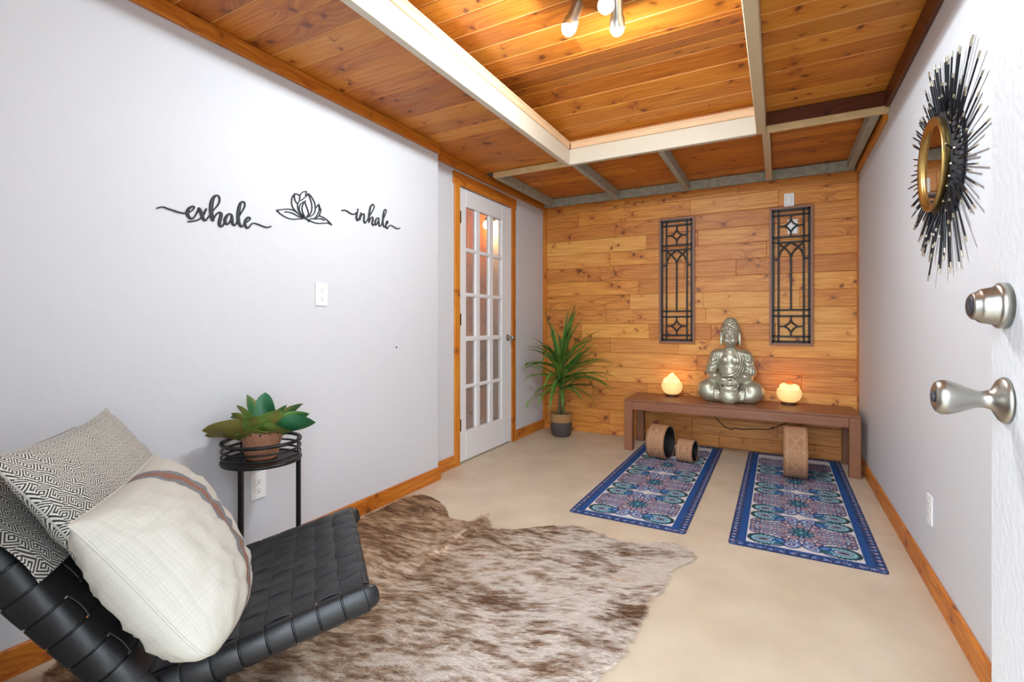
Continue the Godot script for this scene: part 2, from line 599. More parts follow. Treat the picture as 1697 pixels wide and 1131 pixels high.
func make_materials() -> void:
	var wood := wood_texture(21, 12)
	var grain := noise_tex(0.03, 3, 512, Color.BLACK, Color.WHITE, 0.0, 4)
	var shades := {
		"wall": [col(250, 240, 222), col(255, 250, 236), col(240, 224, 202), col(255, 246, 216)],
		"ceiling": [col(224, 192, 126), col(234, 204, 136), col(208, 174, 112), col(226, 194, 118)],
		"trim": [col(234, 204, 130)],
		"riser": [col(110, 78, 62)],
		"pale": [col(255, 236, 214)],
	}
	for k in shades:
		var l := []
		for c in shades[k]:
			var m := mat(c, 0.5)
			m.albedo_texture = wood
			m.roughness = 0.46
			l.append(m)
		M[k] = l
	M.pale[0].albedo_color = Color(1, 1, 1)
	M.pale[0].albedo_texture = noise_tex(0.012, 8, 512, col(214, 172, 128), col(238, 204, 166))
	M.pale[0].uv1_scale = Vector3(0.6, 6, 1)
	M.gap_pale = mat(col(244, 206, 142), 0.7)
	M.gap_dark = mat(col(120, 72, 34), 0.8)
	M.cream = mat(col(212, 202, 182), 0.45)
	M.tan = mat(col(206, 184, 148), 0.55)
	M.batten = mat(col(232, 206, 158), 0.6)
	M.batten.albedo_texture = noise_tex(0.02, 12, 256, col(226, 220, 206), col(255, 255, 250))
	M.batten.uv1_triplanar = true
	M.joist = mat(Color(1, 1, 1), 0.85)
	M.joist.albedo_texture = noise_tex(0.016, 14, 512, col(146, 144, 126), col(184, 182, 164), 0.0, 4)
	M.joist.uv1_triplanar = true
	M.joist.uv1_scale = Vector3(2.4, 2.4, 2.4)
	M.wall_paint = mat(col(208, 210, 214), 0.62)
	M.wall_paint.heightmap_enabled = true
	M.wall_paint.heightmap_texture = noise_tex(0.02, 15, 512)
	M.wall_paint.heightmap_scale = 0.12
	M.wall_paint.uv1_triplanar = true
	M.wall_paint.uv1_world_triplanar = true
	M.door_paint = mat(col(230, 231, 232), 0.4)
	M.door_rough = mat(col(206, 207, 209), 0.5)
	M.door_rough.heightmap_enabled = true
	M.door_rough.heightmap_texture = noise_tex(0.05, 16, 512)
	M.door_rough.heightmap_scale = 0.1
	M.door_rough.uv1_triplanar = true
	M.door_rough.uv1_scale = Vector3(2, 2, 2)
	M.floor = mat(Color(1, 1, 1), 0.42)
	M.floor.albedo_texture = noise_tex(0.006, 17, 1024, col(194, 177, 153), col(212, 197, 174), 0.0, 6)
	M.floor.uv1_triplanar = true
	M.floor.uv1_world_triplanar = true
	M.floor.uv1_scale = Vector3(0.45, 0.45, 0.45)
	M.floor.heightmap_enabled = true
	M.floor.heightmap_texture = noise_tex(0.03, 18, 512)
	M.floor.heightmap_scale = 0.15
	M.black_metal = mat(col(26, 26, 28), 0.38, 0.3)
	M.black = mat(col(20, 20, 21), 0.5)
	M.sign = mat(col(38, 42, 44), 0.5)
	M.leather = mat(col(24, 24, 26), 0.4)
	M.leather.heightmap_enabled = true
	M.leather.heightmap_texture = noise_tex(0.08, 19, 256)
	M.leather.heightmap_scale = 0.03
	M.leather.uv1_triplanar = true
	M.leather.uv1_scale = Vector3(4, 4, 4)
	M.white_plastic = mat(col(244, 244, 242), 0.35)
	M.slot = mat(col(40, 40, 42), 0.6)
	M.steel = mat(col(196, 194, 188), 0.3, 1.0)
	M.nickel = mat(col(168, 164, 156), 0.32, 1.0)
	M.bench = mat(col(152, 100, 70), 0.42)
	M.bench.albedo_texture = noise_tex(0.02, 20, 256, col(232, 228, 226), col(255, 255, 255))
	M.bench.uv1_triplanar = true
	M.bench.uv1_scale = Vector3(0.6, 5, 5)
	M.mat_print = mat(col(222, 226, 228), 0.75)
	M.mat_print.albedo_texture = mat_texture()
	M.mat_side = mat(col(24, 44, 92), 0.8)
	M.cork = mat(Color(1, 1, 1), 0.8)
	M.cork.albedo_texture = cork_texture()
	M.cork_plain = mat(col(176, 138, 106), 0.85)
	M.weave = mat(Color(1, 1, 1), 0.95)
	M.weave.albedo_texture = weave_texture()
	M.weave.uv1_scale = Vector3(2.3, 2.1, 1)
	M.weave_large = mat(Color(1, 1, 1), 0.95)
	M.weave_large.albedo_texture = M.weave.albedo_texture
	M.weave_large.uv1_scale = Vector3(1, 1, 1)
	M.linen = mat(Color(1, 1, 1), 0.95)
	M.linen.albedo_texture = linen_texture()
	M.glass = mat(Color(0.95, 0.97, 0.96, 0.12), 0.03)
	M.glass.transparency = BaseMaterial3D.TRANSPARENCY_ALPHA
	M.mirror = mat(col(240, 240, 238), 0.02, 1.0)
	M.gold = mat(col(206, 172, 104), 0.3, 1.0)
	M.rod = mat(col(44, 46, 50), 0.4, 0.7)
	M.rod_tip = mat(col(206, 200, 180), 0.35, 0.9)
	M.disc = mat(col(70, 72, 78), 0.45, 0.6)
	M.statue = mat(col(188, 188, 168), 0.38, 0.66)
	M.statue.heightmap_enabled = true
	M.statue.heightmap_texture = noise_tex(0.05, 23, 256)
	M.statue.heightmap_scale = 0.06
	M.statue.uv1_triplanar = true
	M.statue.uv1_scale = Vector3(3, 3, 3)
	M.panel_frame = mat(col(150, 106, 82), 0.45)
	M.leaf = mat(Color(1, 1, 1), 0.42)
	M.leaf.vertex_color_use_as_albedo = true
	M.leaf.backlight_enabled = true
	M.leaf.backlight = Color(0.2, 0.25, 0.1)
	M.stem = mat(col(92, 94, 62), 0.8)
	M.soil = mat(col(52, 40, 32), 0.95)
	M.terracotta = mat(col(176, 122, 92), 0.3)
	M.pot_dark = mat(col(76, 68, 66), 0.6)
	M.pot_tan = mat(col(160, 122, 76), 0.75)
	M.fur_skin = mat(Color(1, 1, 1), 0.95)
	M.fur_skin.vertex_color_use_as_albedo = true
	M.fur = mat(Color(1, 1, 1), 0.6)
	M.fur.vertex_color_use_as_albedo = true
	M.cord = mat(col(44, 30, 24), 0.6)
	M.ground = mat(col(170, 168, 162), 0.9)
	M.beyond = mat(col(150, 100, 66), 0.6)

const EXHALE := [[938,1457,4.3,947,1463,4.3,960,1467,4.9,975,1464,5,995,1461,5.6,1016,1458,5.7,1034,1459,5.1,1047,1464,4.5,1060,1474,3.9,1068,1487,4.5,1064,1492,5.2,1053,1485,7.7,1045,1471,10.9,1044,1456,10.9,1050,1446,9.6,1060,1443,7.1,1069,1452,4.5,1079,1472,4.6,1086,1491,5.9],
	[1086,1491,6.5,1091,1480,11.8,1097,1464,11.8,1103,1449,9.9,1110,1445,6.6,1118,1455,4.6,1129,1473,4],
	[1114,1493,5.3,1108,1478,5.9,1100,1461,5.9,1086,1445,5.2,1066,1435,5.2,1045,1429,5.1],
	[1123,1460,4,1140,1490,4,1158,1515,4.7,1166,1536,4.7,1163,1552,5.4,1152,1554,6.1,1142,1543,10,1134,1519,14,1132,1488,14,1135,1465,13.3,1140,1447,8],
	[1140,1448,5.3,1146,1467,4.7,1157,1483,5.4,1166,1488,6.8,1172,1483,10.9,1169,1465,11.5,1165,1447,11.5,1167,1435,9.5,1175,1433,6.8,1182,1444,4.8,1188,1455,4.1],
	[1216,1487,4.8,1207,1491,5.5,1196,1481,9.6,1188,1463,10.9,1190,1450,10.3,1198,1446,6.9,1207,1457,4.8,1215,1477,4.1],
	[1216,1490,6.2,1217,1472,11.1,1219,1453,9.7,1227,1446,6.3,1235,1455,4.9,1242,1473,4.2],
	[1238,1466,4.2,1254,1501,4.2,1269,1529,5,1272,1547,5,1263,1553,5.6,1253,1544,9.1,1246,1518,12.6,1243,1489,12.6,1246,1461,11.9,1256,1447,8.4,1266,1455,4.9,1276,1467,4.3],
	[1272,1463,4.3,1287,1475,4.3,1296,1488,5,1287,1492,5.7,1277,1480,9.2,1272,1463,10.6,1277,1449,9.2,1286,1446,7.1,1296,1458,5,1304,1468,5,1318,1471,5.1,1339,1468,5.5,1360,1464,5.9,1377,1464,5.9,1394,1472,5.2]]
const LOTUS := [[1421,1549,4.7,1445,1557,3.6,1477,1566,3.6,1506,1567,3.7,1531,1558,3.7,1552,1547,3.7,1572,1544,3.8],
	[1421,1549,5.5,1441,1536,3.6,1465,1527,3.6,1493,1523,3.7,1522,1528,3.7,1552,1536,3.7,1574,1540,3.8,1597,1528,3.8],
	[1463,1550,4.8,1485,1553,3.6,1506,1551,3.7,1531,1544,3.7,1561,1540,3.7],
	[1656,1569,3.9,1679,1565,3.9,1703,1555,4.8,1730,1537,6.2],
	[1730,1537,6.2,1708,1543,4,1674,1536,3.9,1642,1530,3.9,1614,1531,3.8,1592,1538,3.8,1574,1542,3.8],
	[1623,1547,3.8,1651,1554,3.9,1670,1556,3.9,1684,1551,3.9],
	[1516,1646,4.9,1504,1631,4.9,1498,1608,3.7,1502,1583,3.7,1516,1568,3.7,1537,1555,3.7,1561,1549,3.7],
	[1516,1646,3.7,1531,1646,3.7,1542,1640,3.7,1540,1621,3.7],
	[1516,1646,3.7,1513,1629,3.7,1518,1612,3.7,1531,1600,3.7],
	[1542,1641,3.7,1552,1657,3.7,1565,1667,3.8,1579,1670,3.8,1575,1656,3.8,1576,1648,3.8],
	[1588,1663,5,1579,1648,3.8,1557,1628,3.7,1537,1613,3.7,1530,1593,3.7,1535,1572,3.7,1548,1558,3.7,1570,1549,3.8],
	[1588,1663,5,1605,1654,3.8,1621,1635,3.8,1629,1614,3.8,1628,1587,3.8,1614,1565,3.8,1579,1547,3.8],
	[1592,1658,3.8,1603,1634,3.8,1610,1609,3.8,1608,1583,3.8,1596,1561,3.8,1579,1549,3.8],
	[1575,1625,3.8,1557,1613,3.7,1544,1599,3.7,1539,1576,3.7,1548,1559,3.7,1561,1551,3.7],
	[1575,1625,5,1563,1611,3.8,1555,1590,3.7,1557,1569,3.7,1568,1550,3.8],
	[1572,1616,3.8,1579,1599,3.8,1587,1582,3.8,1590,1564,3.8,1579,1549,3.8],
	[1635,1605,3.9,1650,1624,5.2,1656,1611,3.9,1663,1601,3.9,1658,1581,3.9,1646,1563,3.9,1623,1548,3.8],
	[1651,1616,3.9,1653,1596,3.9,1644,1575,3.9,1626,1552,3.8,1601,1545,3.8]]
const INHALE := [[1793,1622,5.4,1808,1628,5.5,1829,1627,6.4,1851,1620,6.5,1872,1619,6.5,1891,1629,5.6,1905,1643,4.7],
	[1904,1642,6.6,1897,1624,10.3,1894,1603,11.3,1902,1592,8.5,1913,1606,5.7,1925,1634,5.7],
	[1906,1654,8.5,1903,1647,7.5],
	[1928,1639,7.6,1922,1616,10.4,1917,1596,9.5],
	[1919,1599,4.7,1933,1627,4.8,1947,1636,6.7,1950,1622,9.6,1947,1600,10.5,1957,1588,7.7,1970,1604,4.8,1982,1624,4.8],
	[1982,1624,4.8,2009,1659,4.9,2024,1686,4.9,2021,1700,5.9,2009,1700,6.8,1996,1682,10.7,1987,1646,12.6,1984,1611,11.6,1985,1594,6.8],
	[1986,1596,4.8,1998,1620,4.9,2012,1631,6.8,2015,1617,10.7,2009,1596,10.7,2018,1586,7.8,2030,1600,4.9],
	[2060,1634,5,2048,1632,5.9,2034,1614,8.8,2033,1596,9.8,2042,1593,5.9,2054,1615,4.9],
	[2062,1636,6.9,2060,1612,9.9,2066,1591,8.9,2079,1597,5,2088,1617,5],
	[2085,1612,5,2107,1656,5,2121,1686,5,2112,1694,6,2100,1677,9,2093,1640,11,2093,1609,11,2104,1592,8,2116,1600,5],
	[2116,1602,5,2134,1623,5.1,2127,1630,6.1,2119,1614,8.1,2118,1595,10.1,2129,1587,7.1,2142,1602,5.1,2158,1611,5.1,2185,1605,6.2,2211,1600,6.2,2237,1608,5.2]]

# ------------------------------------------------------------------ the room
func pick(l: Array):
	return l[rng.randi() % l.size()]

# one board of the wood texture: random strip and start
func board_off() -> Vector2:
	return Vector2(rng.randf(), (rng.randi() % STRIPS + 0.5) / STRIPS)

const VS := 1.0 / (7.0 * 0.14)

func ceiling_run(parent: Node, x0: float, x1: float, zs: Array, y: float, kinds: Array, gap := 0.006) -> void:
	for k in zs.size() - 1:
		var z0: float = zs[k]
		var z1: float = zs[k + 1]
		if z1 - z0 < 0.02:
			continue
		var m = pick(M[kinds[k] if k < kinds.size() else "ceiling"])
		var dy := rng.randf_range(0.0, 0.0012)
		# boards are butted here and there
		var cuts := [x0, x1]
		if x1 - x0 > 1.0 and rng.randf() < 0.4:
			cuts = [x0, lerpf(x0, x1, rng.randf_range(0.25, 0.75)), x1]
		for j in cuts.size() - 1:
			obj(bx(cuts[j] + 0.0008, cuts[j + 1] - 0.0008, y + dy, y + 0.018, z0 + gap / 2, z1 - gap / 2, 0.0022, 0, board_off(), 2.7, VS), "plank", m, parent)

# boards on a slope between two edges, each (Z, y) of the underside, with a pale tongue strip behind
func slope_run(parent: Node, x0: float, x1: float, a: Vector2, b: Vector2, count: int) -> void:
	var d := b - a
	var turn := Basis(Vector3.RIGHT, atan2(d.y, d.x))
	var w := d.length() / count
	var up := turn * Vector3.UP
	for k in count:
		var m := a + d * ((k + 0.5) / count)
		var board := MB.new()
		board.box(R((x0 + x1) / 2, m.y, m.x) + up * 0.009, Vector3(x1 - x0, 0.018, w - 0.006), 0.0022, turn, 0, board_off(), 2.7, VS)
		obj(board, "plank", pick(M.ceiling), parent)
	var back := MB.new()
	var mid := (a + b) / 2
	back.box(R((x0 + x1) / 2, mid.y, mid.x) + up * 0.0095, Vector3(x1 - x0, 0.012, d.length()), 0.0, turn)
	obj(back, "backing", M.gap_pale, parent)

func even(z0: float, z1: float, step: float) -> Array:
	var l := [z0]
	var z := z0 + step * 0.7
	while z < z1 - 0.03:
		l.append(z)
		z += step
	l.append(z1)
	return l

func build_shell() -> void:
	# floor slab
	var f := obj(bx(-2.3, 0.75, -0.12, 0.0, -0.02, 4.6), "floor", M.floor)
	tag(f, "beige painted sheet floor with faint scuffs and streaks", "floor", "", "structure")
	# walls
	var wl := setting("wall_left", "white painted wall with two raised words and a lotus", "wall")
	obj(bx(WALL_L - 0.2, WALL_L, 0.0, 2.56, -0.02, 2.612), "front_section", M.wall_paint, wl)
	obj(bx(WALL_L2 - 0.12, WALL_L2, 0.0, 2.56, 2.612, 2.958), "hinge_section", M.wall_paint, wl)
	obj(bx(WALL_L2 - 0.12, WALL_L2, 0.0, 2.56, 3.757, 4.56), "corner_section", M.wall_paint, wl)
	obj(bx(WALL_L2 - 0.12, WALL_L2, 2.058, 2.56, 2.958, 3.757), "door_head", M.wall_paint, wl)
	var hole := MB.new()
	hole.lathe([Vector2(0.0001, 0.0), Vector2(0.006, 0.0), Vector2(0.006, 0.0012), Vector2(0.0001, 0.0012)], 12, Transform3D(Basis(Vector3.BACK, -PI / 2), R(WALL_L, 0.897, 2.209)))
	obj(hole, "hole_disc", M.disc, wl)  # a small hole in the wall, its shade put in as a dark disc
	var wr := obj(bx(WALL_R, WALL_R + 0.12, 0.0, 2.56, -0.02, 4.56), "wall_right", M.wall_paint)
	tag(wr, "white painted wall carrying the sunburst mirror", "wall", "", "structure")
	var wn := setting("wall_near", "white wall with the open entry doorway", "wall")
	obj(bx(WALL_L, -0.62, 0.0, 2.56, -0.02, WALL_N), "wide_section", M.wall_paint, wn)
	obj(bx(0.36, WALL_R, 0.0, 2.56, -0.02, WALL_N), "narrow_section", M.wall_paint, wn)
	obj(bx(-0.62, 0.36, 2.06, 2.56, -0.02, WALL_N), "door_head", M.wall_paint, wn)
	# back wall of golden boards
	var wb := setting("wall_back", "wall of golden knotty pine boards laid level", "wall")
	obj(bx(WALL_L2 - 0.12, WALL_R + 0.12, 0.0, 2.56, WALL_B + 0.012, WALL_B + 0.13), "backing", M.gap_dark, wb)
	var y := 0.0
	var row := 0
	while y < 2.24:
		var h := 0.1335
		if row == 0:
			h = 0.10
		var y1 := minf(y + h, 2.245)
		var x := WALL_L2
		while x < WALL_R - 0.01:
			var len := rng.randf_range(0.35, 1.1)
			var x1 := x + len
			if WALL_R - x1 < 0.25:
				x1 = WALL_R
			var proud := rng.randf_range(-0.001, 0.0015)
			obj(bx(x + 0.0003, x1 - 0.0003, y + 0.0006, y1 - 0.0006, WALL_B - proud, WALL_B + 0.014, 0.0026, 0, board_off(), 2.7, VS), "plank", pick(M.wall), wb)
			x = x1
		y = y1
		row += 1
	obj(bx(WALL_L2, -2.022, 0.08, 2.16, WALL_B - 0.016, WALL_B - 0.002, 0.002, 1, board_off(), 2.7, VS), "corner_strip", M.trim[0], wb)
	obj(bx(WALL_R - 0.012, WALL_R, 0.0, 2.16, WALL_B - 0.012, WALL_B - 0.002, 0.002, 1, board_off(), 2.7, VS), "corner_strip", M.trim[0], wb)
	obj(bx(-2.03, WALL_R - 0.02, 2.160, 2.179, WALL_B - 0.016, WALL_B - 0.002, 0.003, 0, board_off(), 2.7, VS), "top_strip", M.trim[0], wb)
	# baseboards
	var bl := setting("baseboard_left", "orange brown wooden baseboard along the white wall", "baseboard")
	obj(bx(WALL_L, WALL_L + 0.015, 0.0, 0.085, WALL_N, 2.627, 0.002, 2, board_off(), 2.7, VS), "front_board", M.trim[0], bl)
	obj(bx(WALL_L2, WALL_L + 0.0, 0.0, 0.085, 2.612, 2.627, 0.001, 0, board_off(), 2.7, VS), "return_board", M.trim[0], bl)
	obj(bx(WALL_L2, WALL_L2 + 0.015, 0.0, 0.085, 2.627, 2.895, 0.002, 2, board_off(), 2.7, VS), "hinge_side_board", M.trim[0], bl)
	obj(bx(WALL_L2, WALL_L2 + 0.015, 0.0, 0.085, 3.82, WALL_B - 0.002, 0.002, 2, board_off(), 2.7, VS), "corner_board", M.trim[0], bl)
	var br := obj(bx(WALL_R - 0.014, WALL_R, 0.0, 0.085, WALL_N, WALL_B - 0.014, 0.002, 2, board_off(), 2.7, VS), "baseboard_right", M.trim[0])
	tag(br, "tan wooden baseboard below the wall with the sunburst mirror", "baseboard", "", "structure")
	# crown strips along the walls
	var t1 := setting("trim_1", "orange brown wooden strip between white wall and ceiling", "trim")
	obj(bx(WALL_L, WALL_L + 0.02, 2.162, 2.224, WALL_N, 2.612, 0.003, 2, board_off(), 2.7, VS), "front_strip", M.trim[0], t1)
	obj(bx(WALL_L2, WALL_L2 + 0.03, 2.160, 2.224, 2.612, WALL_B - 0.018, 0.003, 2, board_off(), 2.7, VS), "rear_strip", M.trim[0], t1)
	var t2 := setting("trim_2", "dark brown wooden strip above the sunburst mirror", "trim")
	obj(bx(WALL_R - 0.02, WALL_R, 2.205, 2.298, WALL_N, 3.28, 0.003, 2, board_off(), 2.7, VS), "dark_strip", M.riser[0], t2)
	obj(bx(WALL_R - 0.02, WALL_R, 2.150, 2.25, 3.322, WALL_B - 0.02, 0.003, 2, board_off(), 2.7, VS), "rear_strip", M.trim[0], t2)
	# ceiling
	var c := setting("ceiling", "ceiling of orange brown tongue and groove boards with exposed joists", "ceiling")
	obj(bx(-2.3, WALL_R + 0.12, 2.56, 2.68, -0.02, 4.56), "roof_deck", M.gap_dark, c)
	obj(bx(-2.06, -1.365, 2.2285, 2.30, WALL_N, 3.30), "backing", M.gap_pale, c)
	obj(bx(-1.93, -0.09, 2.409, 2.44, WALL_N, 2.36), "backing", M.gap_pale, c)
	obj(bx(-0.064, WALL_R, 2.3035, 2.37, WALL_N, 3.29), "backing", M.gap_pale, c)
	obj(bx(-2.06, WALL_R, 2.268, 2.33, 3.30, WALL_B + 0.012), "backing", M.gap_dark, c)
	ceiling_run(c, -2.05, -1.362, even(WALL_N, 3.30, 0.133), 2.225, [], 0.003)
	# raised part: level in front, then up to a low ridge and down again to the cream beam
	ceiling_run(c, -1.93, -0.09, even(WALL_N, 2.36, 0.1335), 2.405, [])
	slope_run(c, -1.93, -0.09, Vector2(2.36, 2.405), Vector2(2.75, 2.482), 3)
	slope_run(c, -1.93, -0.09, Vector2(2.75, 2.482), Vector2(3.29, 2.360), 4)
	obj(bx(-1.93, -0.09, 2.342, 2.38, 3.296, 3.306, 0.001, 0, board_off(), 2.7, VS), "riser_board", pick(M.ceiling), c)
	ceiling_run(c, -0.064, WALL_R - 0.002, [WALL_N, 0.23, 0.365, 0.5, 0.635, 0.77, 0.905, 1.04, 1.175, 1.31, 1.445, 1.58, 1.715, 1.85, 1.98, 2.11, 2.242, 2.382, 2.515, 2.65, 2.785, 2.925, 3.06, 3.20, 3.29], 2.30, [])
	ceiling_run(c, -2.03, -0.09, even(3.322, 4.386, 0.105), 2.256, [], 0.002)
	ceiling_run(c, -0.042, WALL_R - 0.022, even(3.322, 4.386, 0.105), 2.256, [], 0.002)
	# cream box beams round the raised part, each with a bare wooden moulding on top
	obj(bx(-1.36, -1.32, 2.18, 2.29, WALL_N, 3.318, 0.003), "cream_beam", M.cream, c)
	obj(bx(-1.32, -0.116, 2.18, 2.29, 3.278, 3.318, 0.003), "cream_beam", M.cream, c)
	var ml := MB.new()
	ml.box(R(-1.335, 2.316, 1.687), Vector3(0.046, 0.052, 3.174), 0.004, Basis(), 2, Vector2(0.2, 0.1), 1.0, 4.0)
	ml.box(R(-1.330, 2.330, 1.687), Vector3(0.052, 0.016, 3.174), 0.005, Basis(), 2, Vector2(0.6, 0.3), 1.0, 4.0)
	obj(ml, "moulding", M.pale[0], c)
	var mk := MB.new()
	mk.box(R(-0.712, 2.316, 3.291), Vector3(1.19, 0.052, 0.046), 0.004, Basis(), 0, Vector2(0.1, 0.5), 1.0, 4.0)
	mk.box(R(-0.712, 2.330, 3.286), Vector3(1.19, 0.016, 0.052), 0.005, Basis(), 0, Vector2(0.4, 0.7), 1.0, 4.0)
	obj(mk, "moulding", M.pale[0], c)
	obj(bx(-0.115, -0.065, 2.178, 2.52, WALL_N, 3.30, 0.003), "tan_beam", M.tan, c)
	obj(bx(-0.088, -0.044, 2.181, 2.345, 3.30, 4.386, 0.003), "joist", M.tan, c)
	obj(bx(-1.964, -1.36, 2.181, 2.223, 3.284, 3.316, 0.004), "batten", M.batten, c)
	obj(bx(-0.065, WALL_R, 2.181, 2.220, 3.284, 3.316, 0.004), "batten", M.batten, c)
	obj(bx(-0.064, WALL_R - 0.001, 2.220, 2.30, 3.29, 3.31, 0.001, 0, board_off(), 2.7, VS), "riser_board", M.riser[0], c)
	for x in [[-1.968, -1.93], [-1.318, -1.279], [-0.708, -0.668], [0.448, 0.49]]:
		obj(bx(x[0], x[1], 2.180, 2.256, 3.318, 4.386, 0.003), "joist", M.joist, c)
	obj(bx(-2.03, WALL_R - 0.02, 2.180, 2.256, 4.386, WALL_B - 0.001, 0.003), "header", M.joist, c)

func knob_shape(b: MB, tr: Transform3D, s := 1.0) -> void:
	# rosette, neck and egg-shaped grip along +Y of tr
	b.lathe([Vector2(0.0001, 0), Vector2(0.034, 0), Vector2(0.0345, 0.004), Vector2(0.031, 0.008), Vector2(0.024, 0.012), Vector2(0.015, 0.017), Vector2(0.0125, 0.026), Vector2(0.013, 0.034), Vector2(0.018, 0.046), Vector2(0.0235, 0.058), Vector2(0.0265, 0.068), Vector2(0.0265, 0.076), Vector2(0.023, 0.082), Vector2(0.018, 0.0845), Vector2(0.012, 0.0835), Vector2(0.0001, 0.0835)].map(func(p): return p * s), 36, tr)

func build_doors() -> void:
	# glazed inner door
	var d := setting("door_1", "white fifteen pane glazed door in an orange wooden casing", "door")
	var x0 := -2.102
	var x1 := -2.064
	var z0 := 2.963
	var z1 := 3.752
	var zc := [3.062, 3.200, 3.268, 3.402, 3.470, 3.606]
	var yr := [0.225, 0.547, 0.570, 0.905, 0.937, 1.242, 1.268, 1.582, 1.608, 1.918]
	obj(bx(x0, x1, 0.008, 2.048, z0, zc[0], 0.003), "stile", M.door_paint, d)
	obj(bx(x0, x1, 0.008, 2.048, zc[5], z1, 0.003), "stile", M.door_paint, d)
	obj(bx(x0, x1, 0.008, yr[0], zc[0], zc[5], 0.003), "rail", M.door_paint, d)
	obj(bx(x0, x1, yr[9], 2.048, zc[0], zc[5], 0.003), "rail", M.door_paint, d)
	for k in [1, 3]:
		obj(bx(x0 + 0.004, x1 - 0.004, yr[0], yr[9], zc[k], zc[k + 1], 0.008), "muntin", M.door_paint, d)
	for k in [1, 3, 5, 7]:
		obj(bx(x0 + 0.005, x1 - 0.003, yr[k] - 0.003, yr[k + 1] + 0.003, zc[0], zc[5], 0.008), "muntin", M.door_paint, d)
	for a in 3:
		for b in 5:
			obj(bx(-2.086, -2.082, yr[b * 2], yr[b * 2 + 1], zc[a * 2], zc[a * 2 + 1]), "pane", M.glass, d)
	for y in [0.286, 1.067, 1.824]:
		obj(bx(-2.064, -2.050, y - 0.045, y + 0.045, z0 - 0.004, z0 + 0.018, 0.004), "hinge", M.black_metal, d)
	var kb := MB.new()
	knob_shape(kb, Transform3D(Basis(Vector3.BACK, -PI / 2), R(x1, 0.915, 3.70)), 0.8)
	obj(kb, "knob", M.nickel, d)
	var cs := setting("trim_3", "orange brown wooden casing round the glazed door", "trim")
	obj(bx(WALL_L2 - 0.001, WALL_L2 + 0.014, 0.0, 2.052, 2.896, 2.958, 0.002, 1, board_off(), 2.7, VS), "jamb_board", M.trim[0], cs)
	obj(bx(WALL_L2 - 0.001, WALL_L2 + 0.014, 0.0, 2.052, 3.757, 3.819, 0.002, 1, board_off(), 2.7, VS), "jamb_board", M.trim[0], cs)
	obj(bx(WALL_L2 - 0.001, WALL_L2 + 0.014, 2.052, 2.142, 2.880, 3.835, 0.002, 2, board_off(), 2.7, VS), "head_board", M.trim[0], cs)
	# what shows through the glass: a small panelled lobby
	var lb := setting("wall_lobby", "panelled lobby seen through the glazed door", "wall")
	obj(bx(-3.7, -2.19, -0.12, 0.0, 2.3, 4.9), "lobby_floor", M.beyond, lb)
	obj(bx(-3.7, -2.19, 2.3, 2.42, 2.3, 4.9), "lobby_ceiling", M.ceiling[0], lb)
	obj(bx(-3.7, -3.6, 0.0, 2.3, 2.3, 4.9), "lobby_end", M.ceiling[2], lb)
	obj(bx(-3.6, -2.19, 0.0, 2.3, 2.3, 2.4), "lobby_side", M.wall_paint, lb)
	obj(bx(-2.79, -2.19, 0.0, 2.3, 4.62, 4.72), "lobby_plaster", M.wall_paint, lb)
	var x := -3.6
	while x < -2.81:
		var w := 0.13
		obj(bx(x + 0.002, minf(x + w, -2.79) - 0.002, 0.0, 2.3, 4.62 + rng.randf_range(0, 0.006), 4.72, 0.003, 1, board_off(), 2.7, VS), "plank", pick(M.ceiling), lb)
		x += w
	obj(bx(-3.5, -2.80, 0.86, 0.94, 4.57, 4.62, 0.004, 0, board_off(), 2.7, VS), "ledge", M.trim[0], lb)
	# entry door, swung in against the right-hand wall
	var e := setting("door_2", "white entry door standing open with satin nickel hardware", "door")
	obj(bx(0.2975, 0.341, 0.008, 2.05, 0.13, 1.048, 0.0015), "slab", M.door_rough, e)
	var k2 := MB.new()
	var side := Basis(Vector3.BACK, PI / 2)
	knob_shape(k2, Transform3D(side, R(0.2975, 0.925, 0.988)), 1.0)
	var kn := obj(k2, "knob", M.nickel, e)
	var kh := MB.new()
	kh.lathe([Vector2(0.0001, 0), Vector2(0.0085, 0), Vector2(0.0085, 0.0035), Vector2(0.007, 0.0045), Vector2(0.0001, 0.0045)], 20, Transform3D(side, R(0.2975 - 0.0825, 0.925, 0.988)))
	kh.box(R(0.2975 - 0.0872, 0.925, 0.988), Vector3(0.0006, 0.008, 0.0016))
	obj(kh, "keyhole", M.disc, kn)
	var db := MB.new()
	db.lathe([Vector2(0.0001, 0), Vector2(0.034, 0), Vector2(0.034, 0.010), Vector2(0.031, 0.013), Vector2(0.029, 0.014), Vector2(0.0275, 0.020), Vector2(0.026, 0.028), Vector2(0.024, 0.032), Vector2(0.022, 0.033), Vector2(0.020, 0.039), Vector2(0.018, 0.041), Vector2(0.0001, 0.041)], 36, Transform3D(side, R(0.2975, 1.066, 0.988)))
	var dbo := obj(db, "deadbolt", M.nickel, e)
	var dk := MB.new()
	dk.lathe([Vector2(0.0001, 0), Vector2(0.015, 0), Vector2(0.0145, 0.0025), Vector2(0.0001, 0.0025)], 24, Transform3D(side, R(0.2975 - 0.0405, 1.066, 0.988)))
	dk.box(R(0.2975 - 0.0433, 1.066, 0.988), Vector3(0.0008, 0.010, 0.002))
	obj(dk, "keyhole", M.disc, dbo)
	# outside ground
	var g := obj(bx(-12, 12, -0.3, -0.14, -20, -0.05), "ground", M.ground)
	tag(g, "pale concrete ground outside the entry doorway", "ground", "", "structure")

func bulb_mat(c: Color, e: float) -> StandardMaterial3D:
	var m := mat(c, 0.4)
	m.emission_enabled = true
	m.emission = c
	m.emission_energy_multiplier = e
	return m

